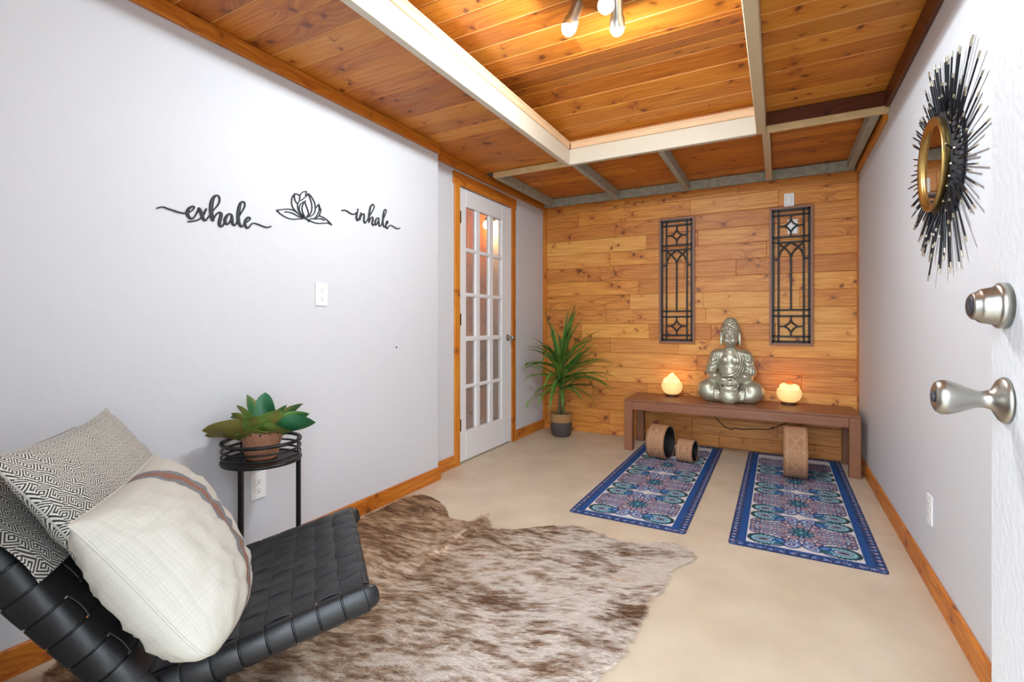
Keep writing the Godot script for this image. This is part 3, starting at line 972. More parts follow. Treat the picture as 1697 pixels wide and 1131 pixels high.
func build_ceiling_light() -> void:
	var t := thing("ceiling_light", "three headed brushed metal spotlight on the raised board ceiling", "ceiling light", R(-0.63, 2.405, 1.80))
	var b := MB.new()
	b.lathe([Vector2(0.0001, 0), Vector2(0.075, 0), Vector2(0.078, -0.008), Vector2(0.07, -0.02), Vector2(0.02, -0.026), Vector2(0.0001, -0.026)], 32)
	obj(b, "ceiling_plate", M.steel, t)
	var heads := [[Vector3(-0.761, 2.258, 1.882), Vector3(-0.722, 2.368, 1.900)], [Vector3(-0.580, 2.258, 1.815), Vector3(-0.600, 2.375, 1.90)], [Vector3(-0.584, 2.258, 1.978), Vector3(-0.570, 2.38, 1.92)]]
	var glow := bulb_mat(Color(0.95, 0.98, 1.0), 3.0)
	for h in heads:
		var at := R(h[0].x, h[0].y, h[0].z) - t.position
		var top := R(h[1].x, h[1].y, h[1].z) - t.position
		var ax := (top - at).normalized()
		var side := ax.cross(Vector3.RIGHT).normalized()
		var tr := Transform3D(Basis(side.cross(ax).normalized(), ax, side), at)
		var s := MB.new()
		s.lathe([Vector2(0.0001, 0.112), Vector2(0.02, 0.112), Vector2(0.0245, 0.104), Vector2(0.0245, 0.045), Vector2(0.0300, 0.038), Vector2(0.0325, 0.001), Vector2(0.0305, 0.001), Vector2(0.0285, 0.03), Vector2(0.0001, 0.034)], 28, tr)
		var so := obj(s, "socket", M.steel, t)
		var arm := MB.new()
		arm.tube([tr * Vector3(0, 0.106, 0), tr * Vector3(0, 0.125, 0), (tr * Vector3(0, 0.13, 0)).lerp(Vector3(0, -0.03, 0), 0.4), Vector3(0, -0.02, 0).lerp(tr * Vector3(0, 0.13, 0), 0.25)], 0.006, 10)
		obj(arm, "arm", M.steel, so)
		var bl := MB.new()
		bl.ball(at, Vector3(0.0285, 0.031, 0.0285), 24, 14)
		obj(bl, "bulb", glow, so)
		var l := OmniLight3D.new()
		l.name = "bulb_light"
		l.light_color = Color(0.93, 0.97, 1.0)
		l.light_energy = LAMP_ENERGY
		l.light_size = 0.016
		l.omni_range = 12.0
		l.omni_attenuation = 2.0
		l.shadow_enabled = true
		l.position = at - ax * 0.004
		t.add_child(l, true)
	# warm bulb in the lobby behind the glass
	var w := thing("wall_bulb", "small warm bulb glowing behind the door glass", "bulb", R(-2.735, 2.09, 4.44))
	var wb := MB.new()
	wb.ball(Vector3.ZERO, Vector3(0.035, 0.045, 0.035), 18, 12)
	obj(wb, "bulb", bulb_mat(Color(1.0, 0.86, 0.62), 5.0), w)
	var ws := MB.new()
	ws.tube([Vector3(0, 0.04, 0), Vector3(0, 0.075, 0), Vector3(0, 0.085, -0.08), Vector3(0, 0.085, -0.178)], 0.012, 10)
	obj(ws, "bracket", M.black_metal, w)
	var wl := OmniLight3D.new()
	wl.name = "lobby_light"
	wl.light_color = Color(1.0, 0.82, 0.6)
	wl.light_energy = 0.10
	wl.light_size = 0.035
	wl.omni_range = 8.0
	wl.omni_attenuation = 2.0
	wl.shadow_enabled = true
	w.add_child(wl, true)

# ------------------------------------------------------------------ furniture
func RV(p: Vector3) -> Vector3:
	return Vector3(p.x, p.y, -p.z)

# a part whose mesh is given in the scene's axes
func objw(b: MB, called: String, m: Material, parent: Node3D, colored := false) -> MeshInstance3D:
	var o := obj(b, called, m, parent, colored)
	var off := Vector3.ZERO
	var p: Node = parent
	while p != self:
		off += p.position
		p = p.get_parent()
	o.position = -off
	return o

# a strap: path, normals along it, half width along «side», thickness
func strap(path: Array, ups: Array, side: Vector3, hw: float, th: float) -> MB:
	var b := MB.new()
	var rows := []
	for k in path.size():
		var u: Vector3 = ups[k]
		var p: Vector3 = path[k]
		rows.append([p - side * hw, p - side * (hw - 0.002) + u * th * 0.9, p + u * th, p + side * (hw - 0.002) + u * th * 0.9, p + side * hw, p + side * (hw - 0.002) - u * th * 0.6, p - side * (hw - 0.002) - u * th * 0.6])
	b.sheet(rows, true)
	return b

func build_chair() -> void:
	var F := Vector3(0.63, 0, 0.775).normalized()
	var W := Vector3(-0.775, 0, 0.63).normalized()
	var A := Vector3(-0.878, 0.40, 0.865)
	var t := thing("lounge_chair", "low black lounge chair of woven leather straps on a crossed frame", "chair", RV(Vector3(-1.35, 0.0, 0.85)))
	var wid := 0.575
	# seat
	var Sd := (-F * 0.97 + Vector3(0, -0.243, 0)).normalized()
	var Sn := (Vector3.UP - Sd * Sd.y).normalized()
	var Jn := A - F * 0.41 + Vector3(0, -0.10, 0) - W * 0.035
	var Bd := (-F * 0.6 + Vector3(0, 0.8, 0)).normalized()
	var Bn := (F * 0.8 + Vector3(0, 0.6, 0)).normalized()
	for part in [["seat", A, Sd, Sn, 9, 0.056, 0.0, wid, 0.019, 0.031], ["back", Jn + Bd * 0.03, Bd, Bn, 9, 0.056, 0.0, wid + 0.07, 0.021, 0.036]]:
		var o: Vector3 = part[1]
		var dir: Vector3 = part[2]
		var up: Vector3 = part[3]
		var rows: int = part[4]
		var pitch: float = part[5]
		var w: float = part[7]
		var rw: float = part[8]
		var rn: float = part[9]
		var len := rows * pitch
		var cols := int((w - 0.05) / 0.057)
		var cp := (w - 0.05) / cols
		var is_back: bool = part[0] == "back"
		# rails; the rails of the back run on down to the floor as front legs
		for k in 2:
			var c := o + W * (rw if k == 0 else w - rw) - up * (rn + 0.004)
			var a := c - dir * 0.028
			var z := c + dir * (len + 0.10)
			if is_back:
				a = c - dir * ((c.y - 0.012) / dir.y)
				z = c + dir * (len + 0.01)
			else:
				z = c + dir * (len + 0.16)
			var path := []
			var ra := []
			var rb := []
			for j in 5:
				var s := (1.0 - cos(j / 4.0 * PI * 0.5))
				path.append(a + dir * 0.03 * (1.0 - cos(j * PI / 8.0)) - dir * 0.0)
				ra.append(maxf(0.002, rw * sin(j * PI / 8.0)))
				rb.append(maxf(0.002, rn * (0.35 + 0.65 * sin(j * PI / 8.0))))
			path.append(z)
			ra.append(rw)
			rb.append(rn)
			var b := MB.new()
			b.tube(path.map(RV), ra, 20, RV(up), rb)
			objw(b, "back_rail" if is_back else "seat_rail", M.leather, t)
			if not is_back:
				# rear leg from the end of the seat rail down to the floor
				var lg := MB.new()
				lg.tube([RV(z - dir * 0.03), RV(Vector3(z.x, 0.01, z.z) - F * 0.03)], 0.016, 12)
				objw(lg, "rear_leg", M.black_metal, t)
		# straps across, wrapped round both rails
		for i in rows:
			var s := (i + 0.5) * pitch
			var path := []
			var ups := []
			var cn := -(rn + 0.004)
			for j in 11:      # round the near rail, from below over the outside to the top
				var a := deg_to_rad(-95.0 - j * 17.5)
				path.append(o + dir * s + W * (rw + cos(a) * (rw + 0.002)) + up * (cn + sin(a) * (rn + 0.002)))
				ups.append(W * cos(a) + up * sin(a))
			var n := cols * 4
			for j in range(1, n):
				var f := float(j) / n
				var cell := f * cols
				var wave := sin(cell * PI + (PI if i % 2 else 0.0)) * 0.0032
				path.append(o + dir * s + W * (0.025 + (w - 0.05) * f) + up * wave)
				ups.append(up)
			for j in 11:
				var a := deg_to_rad(90.0 - j * 17.5)
				path.append(o + dir * s + W * (w - rw + cos(a) * (rw + 0.002)) + up * (cn + sin(a) * (rn + 0.002)))
				ups.append(W * cos(a) + up * sin(a))
			objw(strap(path.map(RV), ups.map(RV), RV(dir), pitch * 0.5 - 0.0012, 0.0024), "cross_strap", M.leather, t)
		# straps along, turned over a bar at the free end
		for k in cols:
			var wc := 0.025 + (k + 0.5) * cp
			var path := []
			var ups := []
			if not is_back:
				for j in 8:
					var a := deg_to_rad(-90.0 - j * 25.7)
					path.append(o + W * wc + dir * (0.0 + cos(a) * 0.011) + up * (-0.012 + sin(a) * 0.011))
					ups.append(dir * cos(a) + up * sin(a))
			var n := rows * 4
			for j in range(1, n + 1):
				var f := float(j) / n
				var wave := -sin(f * rows * PI + (PI if k % 2 else 0.0)) * 0.0032 * (1.0 if k % 2 == 0 else 1.0)
				path.append(o + W * wc + dir * (len * f) + up * wave)
				ups.append(up)
			objw(strap(path.map(RV), ups.map(RV), RV(W), cp * 0.5 - 0.0015, 0.0022), "long_strap", M.leather, t)
		var bar := MB.new()
		var at := o - up * 0.012 + (dir * (len - 0.02) if is_back else Vector3.ZERO)
		bar.tube([RV(at + W * 0.01), RV(at + W * (w - 0.01))], 0.009, 10)
		objw(bar, "end_bar", M.black_metal, t)
	# stretchers below the seat
	for s in [[A + Sd * 0.50 - Sn * 0.07, 0.03], [Jn - Bd * 0.18 + W * 0.0 - Bn * 0.04, 0.02]]:
		var b := MB.new()
		b.tube([RV(s[0] + W * 0.02), RV(s[0] + W * (wid + s[1]))], 0.014, 12)
		objw(b, "stretcher", M.black_metal, t)

	# throw over the back
	var th := thing("throw_blanket", "black and cream woven throw draped over the lounge chair back", "blanket", RV(Jn + Bd * 0.6 + W * 0.3))
	var b2 := MB.new()
	var rows2 := []
	var uv2 := []
	var prof := []
	for k in 7:
		prof.append([0.31 + k * 0.036, 0.012 + 0.003 * sin(k * 1.3)])
	for e in [[0.548, 0.008], [0.562, -0.03], [0.552, -0.075], [0.53, -0.092]]:
		prof.append(e)
	for k in 4:
		prof.append([0.50 - k * 0.035, -0.094 + 0.003 * sin(k * 1.7)])
	var run := 0.0
	for k in prof.size():
		if k:
			run += Vector2(prof[k][0] - prof[k - 1][0], prof[k][1] - prof[k - 1][1]).length()
		var row := []
		var uvr := []
		for j in 25:
			var w := lerpf(-0.002, 0.62, j / 24.0)
			var dip := 0.0
			if j == 0:
				dip = -0.01
			row.append(RV(Jn + Bd * prof[k][0] + Bn * (prof[k][1]  + dip + 0.003 * sin(w * 26.0 + k * 0.4)) + W * (w + 0.006 * sin(k * 0.8))))
			uvr.append(Vector2(w * 3.2, run * 3.2))
		rows2.append(row)
		uv2.append(uvr)
	b2.sheet(rows2, false, RV(Bn), uv2)
	objw(b2, "cloth", M.weave_large, th)

	# patterned pillow high on the back, cream pillow in front of it
	var top := Vector3(-1.700, 0.785, 0.690)
	var e2 := (F * 0.54 + Vector3(0, -0.84, 0)).normalized()
	var nn := (F * 0.84 + Vector3(0, 0.54, 0)).normalized()
	pillow("pillow", "black and cream chevron woven cushion behind the cream one", top - W * 0.275 + e2 * 0.235 - nn * 0.012, -W, e2, nn, 0.285, 0.25, 0.062, M.weave, 3)
	var e2b := (F * 0.565 + Vector3(0, -0.825, 0)).normalized()
	var nb := (F * 0.825 + Vector3(0, 0.565, 0)).normalized()
	var c0 := Vector3(-1.261, 0.62, 0.4286)
	var eye := Vector3(0, EYE, 0)
	var cc := c0 + W * 0.235 + e2b * 0.205 + nb * 0.035
	pillow("pillow", "cream linen cushion with grey and rust stripe on the lounge chair", eye + (cc - eye) * 0.83 - W * 0.077 - e2b * 0.016 + nb * 0.03, W, e2b, nb, 0.215, 0.165, 0.095, M.linen, 8, 0.05, 0.42)

func pillow(called: String, label: String, at: Vector3, e1: Vector3, e2: Vector3, n: Vector3, a: float, b: float, thick: float, m: Material, sd: int, ear := 0.075, taper := 0.0) -> void:
	var t := thing(called, label, "pillow", RV(at))
	var f := noise(3.0, sd, 2)
	var g := MB.new()
	var N := 36
	for side in [1.0, -1.0]:
		var rows := []
		var uvs := []
		for i in N + 1:
			var row := []
			var ur := []
			for j in N + 1:
				var u := sin((2.0 * j / N - 1.0) * PI / 2)
				var v := sin((2.0 * i / N - 1.0) * PI / 2)
				var x := a * u * (1.0 - ear * (1.0 - v * v))
				var y := b * v * (1.0 - ear * (1.0 - u * u))
				var low := (v + 1.0) * 0.5
				var rnd := 1.0 - taper * 0.34 * pow(absf(u * v), 3.0) * (1.0 if v > 0.0 else 0.0)
				x *= rnd
				y *= rnd
				x = -a + (x + a) * (1.0 - taper * pow(low, 1.5))
				y += taper * 0.10 * (u + 1.0) * 0.5 * low
				var h := thick * pow(maxf(0.0, (1.0 - pow(absf(u), 2.6)) * (1.0 - pow(absf(v), 2.6))), 0.55)
				var edge := minf(1.0 - absf(u), 1.0 - absf(v))
				h += f.get_noise_2d(u * 1.2 + 3.0 * side, v * 1.2) * 0.008 * clampf(edge * 5.0, 0.0, 1.0)
				h += 0.002 * sin(atan2(v, u) * 18.0) * clampf(edge * 6.0, 0, 1) * clampf(1.2 - 2.2 * edge, 0, 1)
				row.append(RV(at + e1 * x + e2 * y + n * h * side))
				ur.append(Vector2(u * 0.5 + 0.5, v * 0.5 + 0.5))
			rows.append(row)
			uvs.append(ur)
		g.sheet(rows, false, RV(n) * side, uvs)
	var cover := objw(g, "cover", m, t)
	var pipe := MB.new()
	var path := []
	for k in 4:
		for j in 14:
			var q := 2.0 * j / 14 - 1.0
			var u: float = [q, 1.0, -q, -1.0][k]
			var v: float = [-1.0, q, 1.0, -q][k]
			var low := (v + 1.0) * 0.5
			var rnd := 1.0 - taper * 0.34 * pow(absf(u * v), 3.0) * (1.0 if v > 0.0 else 0.0)
			var x := -a + (a * u * rnd * (1.0 - ear * (1.0 - v * v)) + a) * (1.0 - taper * pow(low, 1.5))
			path.append(RV(at + e1 * x + e2 * (b * v * rnd * (1.0 - ear * (1.0 - u * u)) + taper * 0.10 * (u + 1.0) * 0.5 * low)))
	path.append(path[0])
	pipe.tube(path, 0.0022, 6)
	objw(pipe, "seam", m, cover)

# ------------------------------------------------------------------ hide
var hide_edge := []
const HIDE_MID := Vector2(-1.17, 1.45)
var hn1: FastNoiseLite
var hn2: FastNoiseLite

func hide_height(p: Vector2) -> float:
	var spine := -1.335 + 0.03 * sin(p.y * 3.0)
	var along := clampf((p.y - 1.15) / 1.0, 0.0, 1.0)
	var d := p.x - spine
	var h := 0.0045 + 0.003 * (hn1.get_noise_2d(p.x * 3.0, p.y * 3.0) + 0.6)
	var w := 0.035 if d > 0 else 0.018
	h += (0.008 + 0.034 * pow(along, 3.0)) * exp(-(d * d) / (w * w)) * clampf((p.y - 0.9) * 3.0, 0, 1)
	# slight creases on the pale flank
	var q := p - Vector2(-0.47, 2.02)
	h += 0.004 * maxf(0.0, sin((q.x * 0.35 + q.y) * 70.0)) * exp(-q.length_squared() / 0.02)
	return h

func hide_color(p: Vector2) -> Color:
	var d := p.x + 1.335
	var brown := Vector3(104, 70, 45)
	var tan := Vector3(196, 158, 116)
	var pale := Vector3(226, 214, 202)
	var bend := hn1.get_noise_2d(p.x * 1.7 + 5.0, p.y * 1.7) * 0.07
	var q := Vector2(p.x, p.y - 0.12 * p.x + bend) if d < 0.0 else Vector2(p.x, p.y - 0.22 * p.x + bend)
	var broad := hn1.get_noise_2d(q.x * 2.4, q.y * 7.0)
	var mid := hn2.get_noise_2d(q.x * 9.0, q.y * 32.0)
	var fine := hn2.get_noise_2d(q.x * 30.0 + 40.0, q.y * 120.0)
	# share of dark brindle
	var side := clampf(0.5 + d * 0.9, 0.0, 1.0)
	var dark := 0.60 - 0.36 * side + broad * 0.42 + mid * 0.42 + fine * 0.42
	for s in [[-0.62, 2.24, 0.13, 0.06, 0.4], [-0.72, 2.06, 0.07, 0.05, 0.45], [-0.47, 1.74, 0.09, 0.09, 0.5], [-0.56, 1.5, 0.09, 0.08, 0.35], [-0.95, 1.55, 0.2, 0.05, 0.25]]:
		var a: float = (p.x - s[0]) / s[2]
		var b: float = (p.y - s[1]) / s[3]
		dark += s[4] * exp(-a * a - b * b)
	var wa := (p.x + 0.47) / 0.13
	var wb := (p.y - 2.03 - (p.x + 0.47) * 0.9) / 0.10
	dark -= 1.1 * exp(-pow(wa * wa + wb * wb, 2.0))
	var base := tan.lerp(pale, clampf(side * 1.15 - 0.12 - mid * 0.4 - broad * 0.3, 0, 1))
	var c := base.lerp(brown, clampf(dark * 1.5 - 0.35, 0.0, 0.95))
	return Color(c.x / 255.0, c.y / 255.0, c.z / 255.0).srgb_to_linear()

func build_rug() -> void:
	hn1 = noise(1.0, 41, 3)
	hn2 = noise(1.0, 42, 2)
	var pts := []
	for p in [[-1.93, 2.24], [-1.88, 2.32], [-1.78, 2.305], [-1.667, 2.243], [-1.59, 2.18], [-1.536, 2.12], [-1.45, 2.11], [-1.375, 2.14], [-1.32, 2.175], [-1.27, 2.112], [-1.15, 2.16], [-1.05, 2.25], [-0.948, 2.327], [-0.85, 2.33], [-0.748, 2.299], [-0.66, 2.28], [-0.572, 2.299], [-0.477, 2.373], [-0.40, 2.37], [-0.339, 2.324], [-0.332, 2.253], [-0.391, 2.13], [-0.398, 2.0], [-0.407, 1.913], [-0.432, 1.83], [-0.424, 1.749], [-0.427, 1.596], [-0.433, 1.478], [-0.468, 1.356], [-0.52, 1.2], [-0.6, 1.02], [-0.62, 0.85], [-0.6, 0.7], [-0.7, 0.5], [-0.95, 0.42], [-1.2, 0.45], [-1.45, 0.5], [-1.7, 0.56], [-1.87, 0.594], [-1.925, 0.70], [-1.93, 1.0], [-1.91, 1.3], [-1.93, 1.6], [-1.935, 1.9], [-1.94, 2.1]]:
		pts.append(Vector2(p[0], p[1]))
	hide_edge = smooth_line(pts, 12, true)
	var en := noise(22.0, 43, 2)
	for k in hide_edge.size():
		var p: Vector2 = hide_edge[k]
		hide_edge[k] = p + (p - HIDE_MID).normalized() * en.get_noise_2d(p.x, p.y) * 0.012
		hide_edge[k].x = maxf(hide_edge[k].x, WALL_L + 0.02)
	var t := thing("cowhide_rug", "brown and white brindle cowhide rug with a ridge down its spine", "rug", R(HIDE_MID.x, 0, HIDE_MID.y))
	var b := MB.new()
	var rows := []
	var cols := []
	var rings := 90
	for k in rings + 1:
		var f := float(k) / rings
		var row := []
		var cr := []
		for e in hide_edge:
			var p: Vector2 = HIDE_MID.lerp(e, f)
			row.append(R(p.x, hide_height(p) + 0.001, p.y))
			cr.append(hide_color(p))
		rows.append(row)
		cols.append(cr)
	# turned under at the edge
	var last := []
	var lc := []
	for e in hide_edge:
		last.append(R(e.x, 0.0005, e.y))
		lc.append(col(214, 206, 196).srgb_to_linear())
	rows.append(last)
	cols.append(lc)
	b.sheet(rows, true, Vector3.UP, [], cols)
	objw(b, "skin", M.fur_skin, t, true)
	# short lying hair
	var hair := MB.new()
	hair.sheet([[Vector3(-0.5, 0, 0), Vector3(0.5, 0, 0)], [Vector3(-0.42, 0.30, 0.45), Vector3(0.42, 0.30, 0.45)], [Vector3(-0.03, 0.34, 1.0), Vector3(0.03, 0.34, 1.0)]], false, Vector3.UP)
	var mm := MultiMesh.new()
	mm.transform_format = MultiMesh.TRANSFORM_3D
	mm.use_colors = true
	mm.mesh = hair.mesh()
	var r := RandomNumberGenerator.new()
	r.seed = 77
	var xf := []
	var cc := []
	var m := hide_edge.size()
	while xf.size() < 150000:
		var q := Vector2(r.randf_range(-1.97, -0.32), r.randf_range(0.45, 2.40))
		# more hair where the hide is looked at from close by
		var d := q - HIDE_MID
		var ok := Geometry2D.is_point_in_polygon(q, hide_poly())
		if not ok:
			continue
		var sgn := 1.0 if q.x + 1.335 > r.randf_range(-0.03, 0.03) else -1.0
		var dir := Vector2(sgn, (0.28 if sgn > 0 else -0.12) - 0.30).normalized().rotated(r.randf_range(-0.35, 0.35) + 0.5 * hn1.get_noise_2d(q.x * 2.0 + 9.0, q.y * 2.0))
		var z := Vector3(dir.x, 0.0, -dir.y)
		var x := Vector3.UP.cross(z).normalized()
		var len := r.randf_range(0.014, 0.028)
		xf.append(Transform3D(Basis(x * r.randf_range(0.0012, 0.0022), Vector3.UP * len * 0.55, z * len), R(q.x, hide_height(q) + 0.001, q.y) - R(HIDE_MID.x, 0, HIDE_MID.y)))
		var c := hide_color(q)
		var v := r.randf_range(0.8, 1.22)
		cc.append(Color(minf(c.r * v, 1), minf(c.g * v, 1), minf(c.b * v, 1)))
	mm.instance_count = xf.size()
	for k in xf.size():
		mm.set_instance_transform(k, xf[k])
		mm.set_instance_color(k, cc[k])
	var mi := MultiMeshInstance3D.new()
	mi.name = "hair"
	mi.multimesh = mm
	mi.material_override = M.fur
	t.add_child(mi, true)
	tag(mi, "", "", "", "stuff")

var _poly := PackedVector2Array()
func hide_poly() -> PackedVector2Array:
	if _poly.is_empty():
		for k in range(0, hide_edge.size(), 3):
			_poly.append(hide_edge[k])
	return _poly

# ------------------------------------------------------------------ plant stand and its plant
func leaf(base: Vector3, dir: Vector3, length: float, width: float, droop: float, fold: float, c_mid: Color, c_edge: Color, steps := 9, curl := 0.0, stop := Vector3(-99, -99, -99), roll := 0.0, shape := 0.62) -> MB:
	var b := MB.new()
	var rows := []
	var cols := []
	var p := base
	var d := dir.normalized()
	var side := d.cross(Vector3.UP)
	if side.length() < 0.15:
		side = Vector3.RIGHT
	side = side.normalized().rotated(d, roll)
	for k in steps + 1:
		var f := float(k) / steps
		var w := width * 0.5 * pow(maxf(0.0, sin(PI * pow(clampf(f * 0.93 + 0.07, 0, 1), shape))), 0.8 if shape < 0.7 else 0.62) + 0.0006
		var up := side.cross(d).normalized()
		var row := []
		var cr := []
		for j in 5:
			var s := (j - 2) / 2.0
			var lift := absf(s) * absf(s) * w * fold
			var q := p + side * w * s + up * (lift + curl * w * sin(f * 9.0 + s * 2.0))
			row.append(Vector3(maxf(q.x, stop.x + 0.01 * s), q.y, maxf(q.z, stop.z + 0.01 * s)))
			cr.append(c_mid.lerp(c_edge, absf(s)).srgb_to_linear())
		rows.append(row)
		cols.append(cr)
		p += d * (length / steps)
		d = (d + Vector3(0, -droop / steps * (0.4 + 1.6 * f), 0)).normalized()
	b.sheet(rows, false, Vector3.UP, [], cols)
	return b

func build_stand() -> void:
	var c := R(-1.81, 0, 1.233)
	var t := thing("plant_stand", "black metal plant stand with ringed tray beside the white wall", "plant stand", c)
	var r := 0.142
	for y in [0.498, 0.52, 0.544, 0.572]:
		var b := MB.new()
		var th := 0.0035 if y > 0.51 and y < 0.56 else 0.006
		b.lathe([Vector2(r - th, y - th), Vector2(r + th * 0.6, y - th), Vector2(r + th, y), Vector2(r + th * 0.6, y + th), Vector2(r - th, y + th), Vector2(r - th, y - th)], 48)
		obj(b, "ring", M.black_metal, t)
	var tray := MB.new()
	tray.lathe([Vector2(0.0001, 0.494), Vector2(r, 0.494), Vector2(r, 0.500), Vector2(0.0001, 0.500)], 48)
	obj(tray, "tray", M.black_metal, t)
	var sr := Vector3(0.563, 0, -0.826)
	var sf := Vector3(0.826, 0, 0.563)
	for k in 4:
		var a: float = [118.0, 20.0, 225.0, -45.0][k]
		var v := Vector3(cos(deg_to_rad(a)) * r, 0, -sin(deg_to_rad(a)) * r)
		v = sr * [-0.070, 0.136, -0.078, 0.02][k] + sf * [0.123, -0.04, -0.118, -0.14][k]
		if k < 3:
			var b := MB.new()
			b.box(v + Vector3(0, 0.254, 0), Vector3(0.016, 0.488, 0.016), 0.002, Basis(Vector3.UP, 0.5))
			obj(b, "leg", M.black_metal, t)
		var u := MB.new()
		u.box(v * 0.98 + Vector3(0, 0.535, 0), Vector3(0.006, 0.075, 0.006), 0.001, Basis(Vector3.UP, 0.5))
		obj(u, "upright", M.black_metal, t)
	# pot with scalloped pierced rim
	var at := c + Vector3(0, 0.5005, 0)
	var p := thing("potted_plant", "broad leaved plant in a scalloped terracotta pot on the stand", "potted plant", at)
	var pot := MB.new()
	var rows := []
	var seg := 64
	for k in 15:
		var f := k / 10.0
		var row := []
		for j in seg:
			var a := TAU * j / seg
			var lobe := absf(sin(a * 7.0))
			var rr := lerpf(0.055, 0.076, pow(minf(f, 1.0), 0.8))
			var y := minf(f, 1.0) * 0.112
			if k == 10:
				y += 0.008 * lobe
			if k > 10:
				y = 0.112 + 0.008 * lobe - (k - 10) * 0.012
				rr -= 0.006
			rr += 0.0016 * sin(a * 14.0) * sin(f * 18.0) * (1.0 if f > 0.45 and f < 0.95 else 0.0)
			row.append(Vector3(cos(a) * rr, y, sin(a) * rr))
		rows.append(row)
	rows.push_front(rows[0].map(func(q): return q * Vector3(0.01, 1, 0.01)))
	pot.sheet(rows, true)
	var po := obj(pot, "pot", M.terracotta, p)
	for j in 14:
		var a := TAU * (j + 0.5) / 14
		var b := MB.new()
		var rr := 0.0755
		b.lathe([Vector2(0.0001, 0), Vector2(0.0045 if j % 2 else 0.003, 0), Vector2(0.0045 if j % 2 else 0.003, 0.001), Vector2(0.0001, 0.001)], 10, Transform3D(Basis(Vector3.UP, -a) * Basis(Vector3.BACK, -PI / 2), Vector3(cos(a) * rr, 0.106, sin(a) * rr)))
		obj(b, "pierced_hole", M.slot, po)
	for j in 12:
		var a := TAU * j / 12
		var b := MB.new()
		var ring := []
		for q in 13:
			var w := TAU * q / 12
			var rr := 0.0735
			var aa := a + cos(w) * 0.11
			ring.append(Vector3(cos(aa) * rr, 0.083 + sin(w) * 0.008, sin(aa) * rr))
		b.tube(ring, 0.0014, 6)
		obj(b, "raised_ring", M.terracotta, po)
	var so := MB.new()
	so.lathe([Vector2(0.0001, 0.09), Vector2(0.069, 0.088), Vector2(0.069, 0.07), Vector2(0.0001, 0.07)], 24)
	obj(so, "soil", M.soil, p)
	var olive := col(128, 120, 60)
	var green := col(40, 104, 66)
	var rim := col(112, 146, 70)
	# camera right and towards the viewer at this spot
	var cr := sr
	var cf := sf
	var lv := [
		[-1.0, 0.45, 0.10, 0.175, 0.075, olive, olive], [-1.0, 0.28, -0.1, 0.165, 0.07, olive, olive], [-0.55, 0.9, 0.2, 0.13, 0.06, olive, rim],
		[-0.25, 1.3, -0.2, 0.16, 0.075, green, olive], [0.05, 1.25, -0.3, 0.16, 0.07, green, green], [0.75, 0.85, -0.1, 0.165, 0.06, green, olive],
		[1.0, 0.7, 0.0, 0.16, 0.065, green, rim], [1.0, 0.42, 0.1, 0.17, 0.075, green, green], [0.9, 0.55, -0.5, 0.14, 0.07, olive, olive],
		[-0.5, 0.5, 0.8, 0.115, 0.075, olive, rim], [0.1, 0.55, 1.0, 0.11, 0.08, olive, rim], [0.6, 0.5, 0.8, 0.12, 0.075, olive, rim],
		[-0.2, 0.9, 0.6, 0.12, 0.075, olive, rim], [0.3, 0.95, 0.4, 0.125, 0.075, olive, rim], [-0.7, 0.7, -0.5, 0.13, 0.07, green, rim],
		[0.2, 0.8, -0.8, 0.13, 0.07, green, green], [0.5, 1.1, 0.1, 0.13, 0.055, green, rim], [-0.4, 1.0, 0.1, 0.14, 0.06, olive, rim]]
	for l in lv:
		var d: Vector3 = cr * l[0] + Vector3.UP * l[1] + cf * l[2]
		obj(leaf(Vector3(d.x, 0, d.z).normalized() * 0.022 + Vector3(0, 0.088, 0), d, l[3] * 1.08, l[4] * 1.35, 0.45, 0.3, l[5], l[6], 12, 0.10, Vector3(-99, -99, -99), -0.95 * l[0], 0.86), "leaf", M.leaf, p, true)

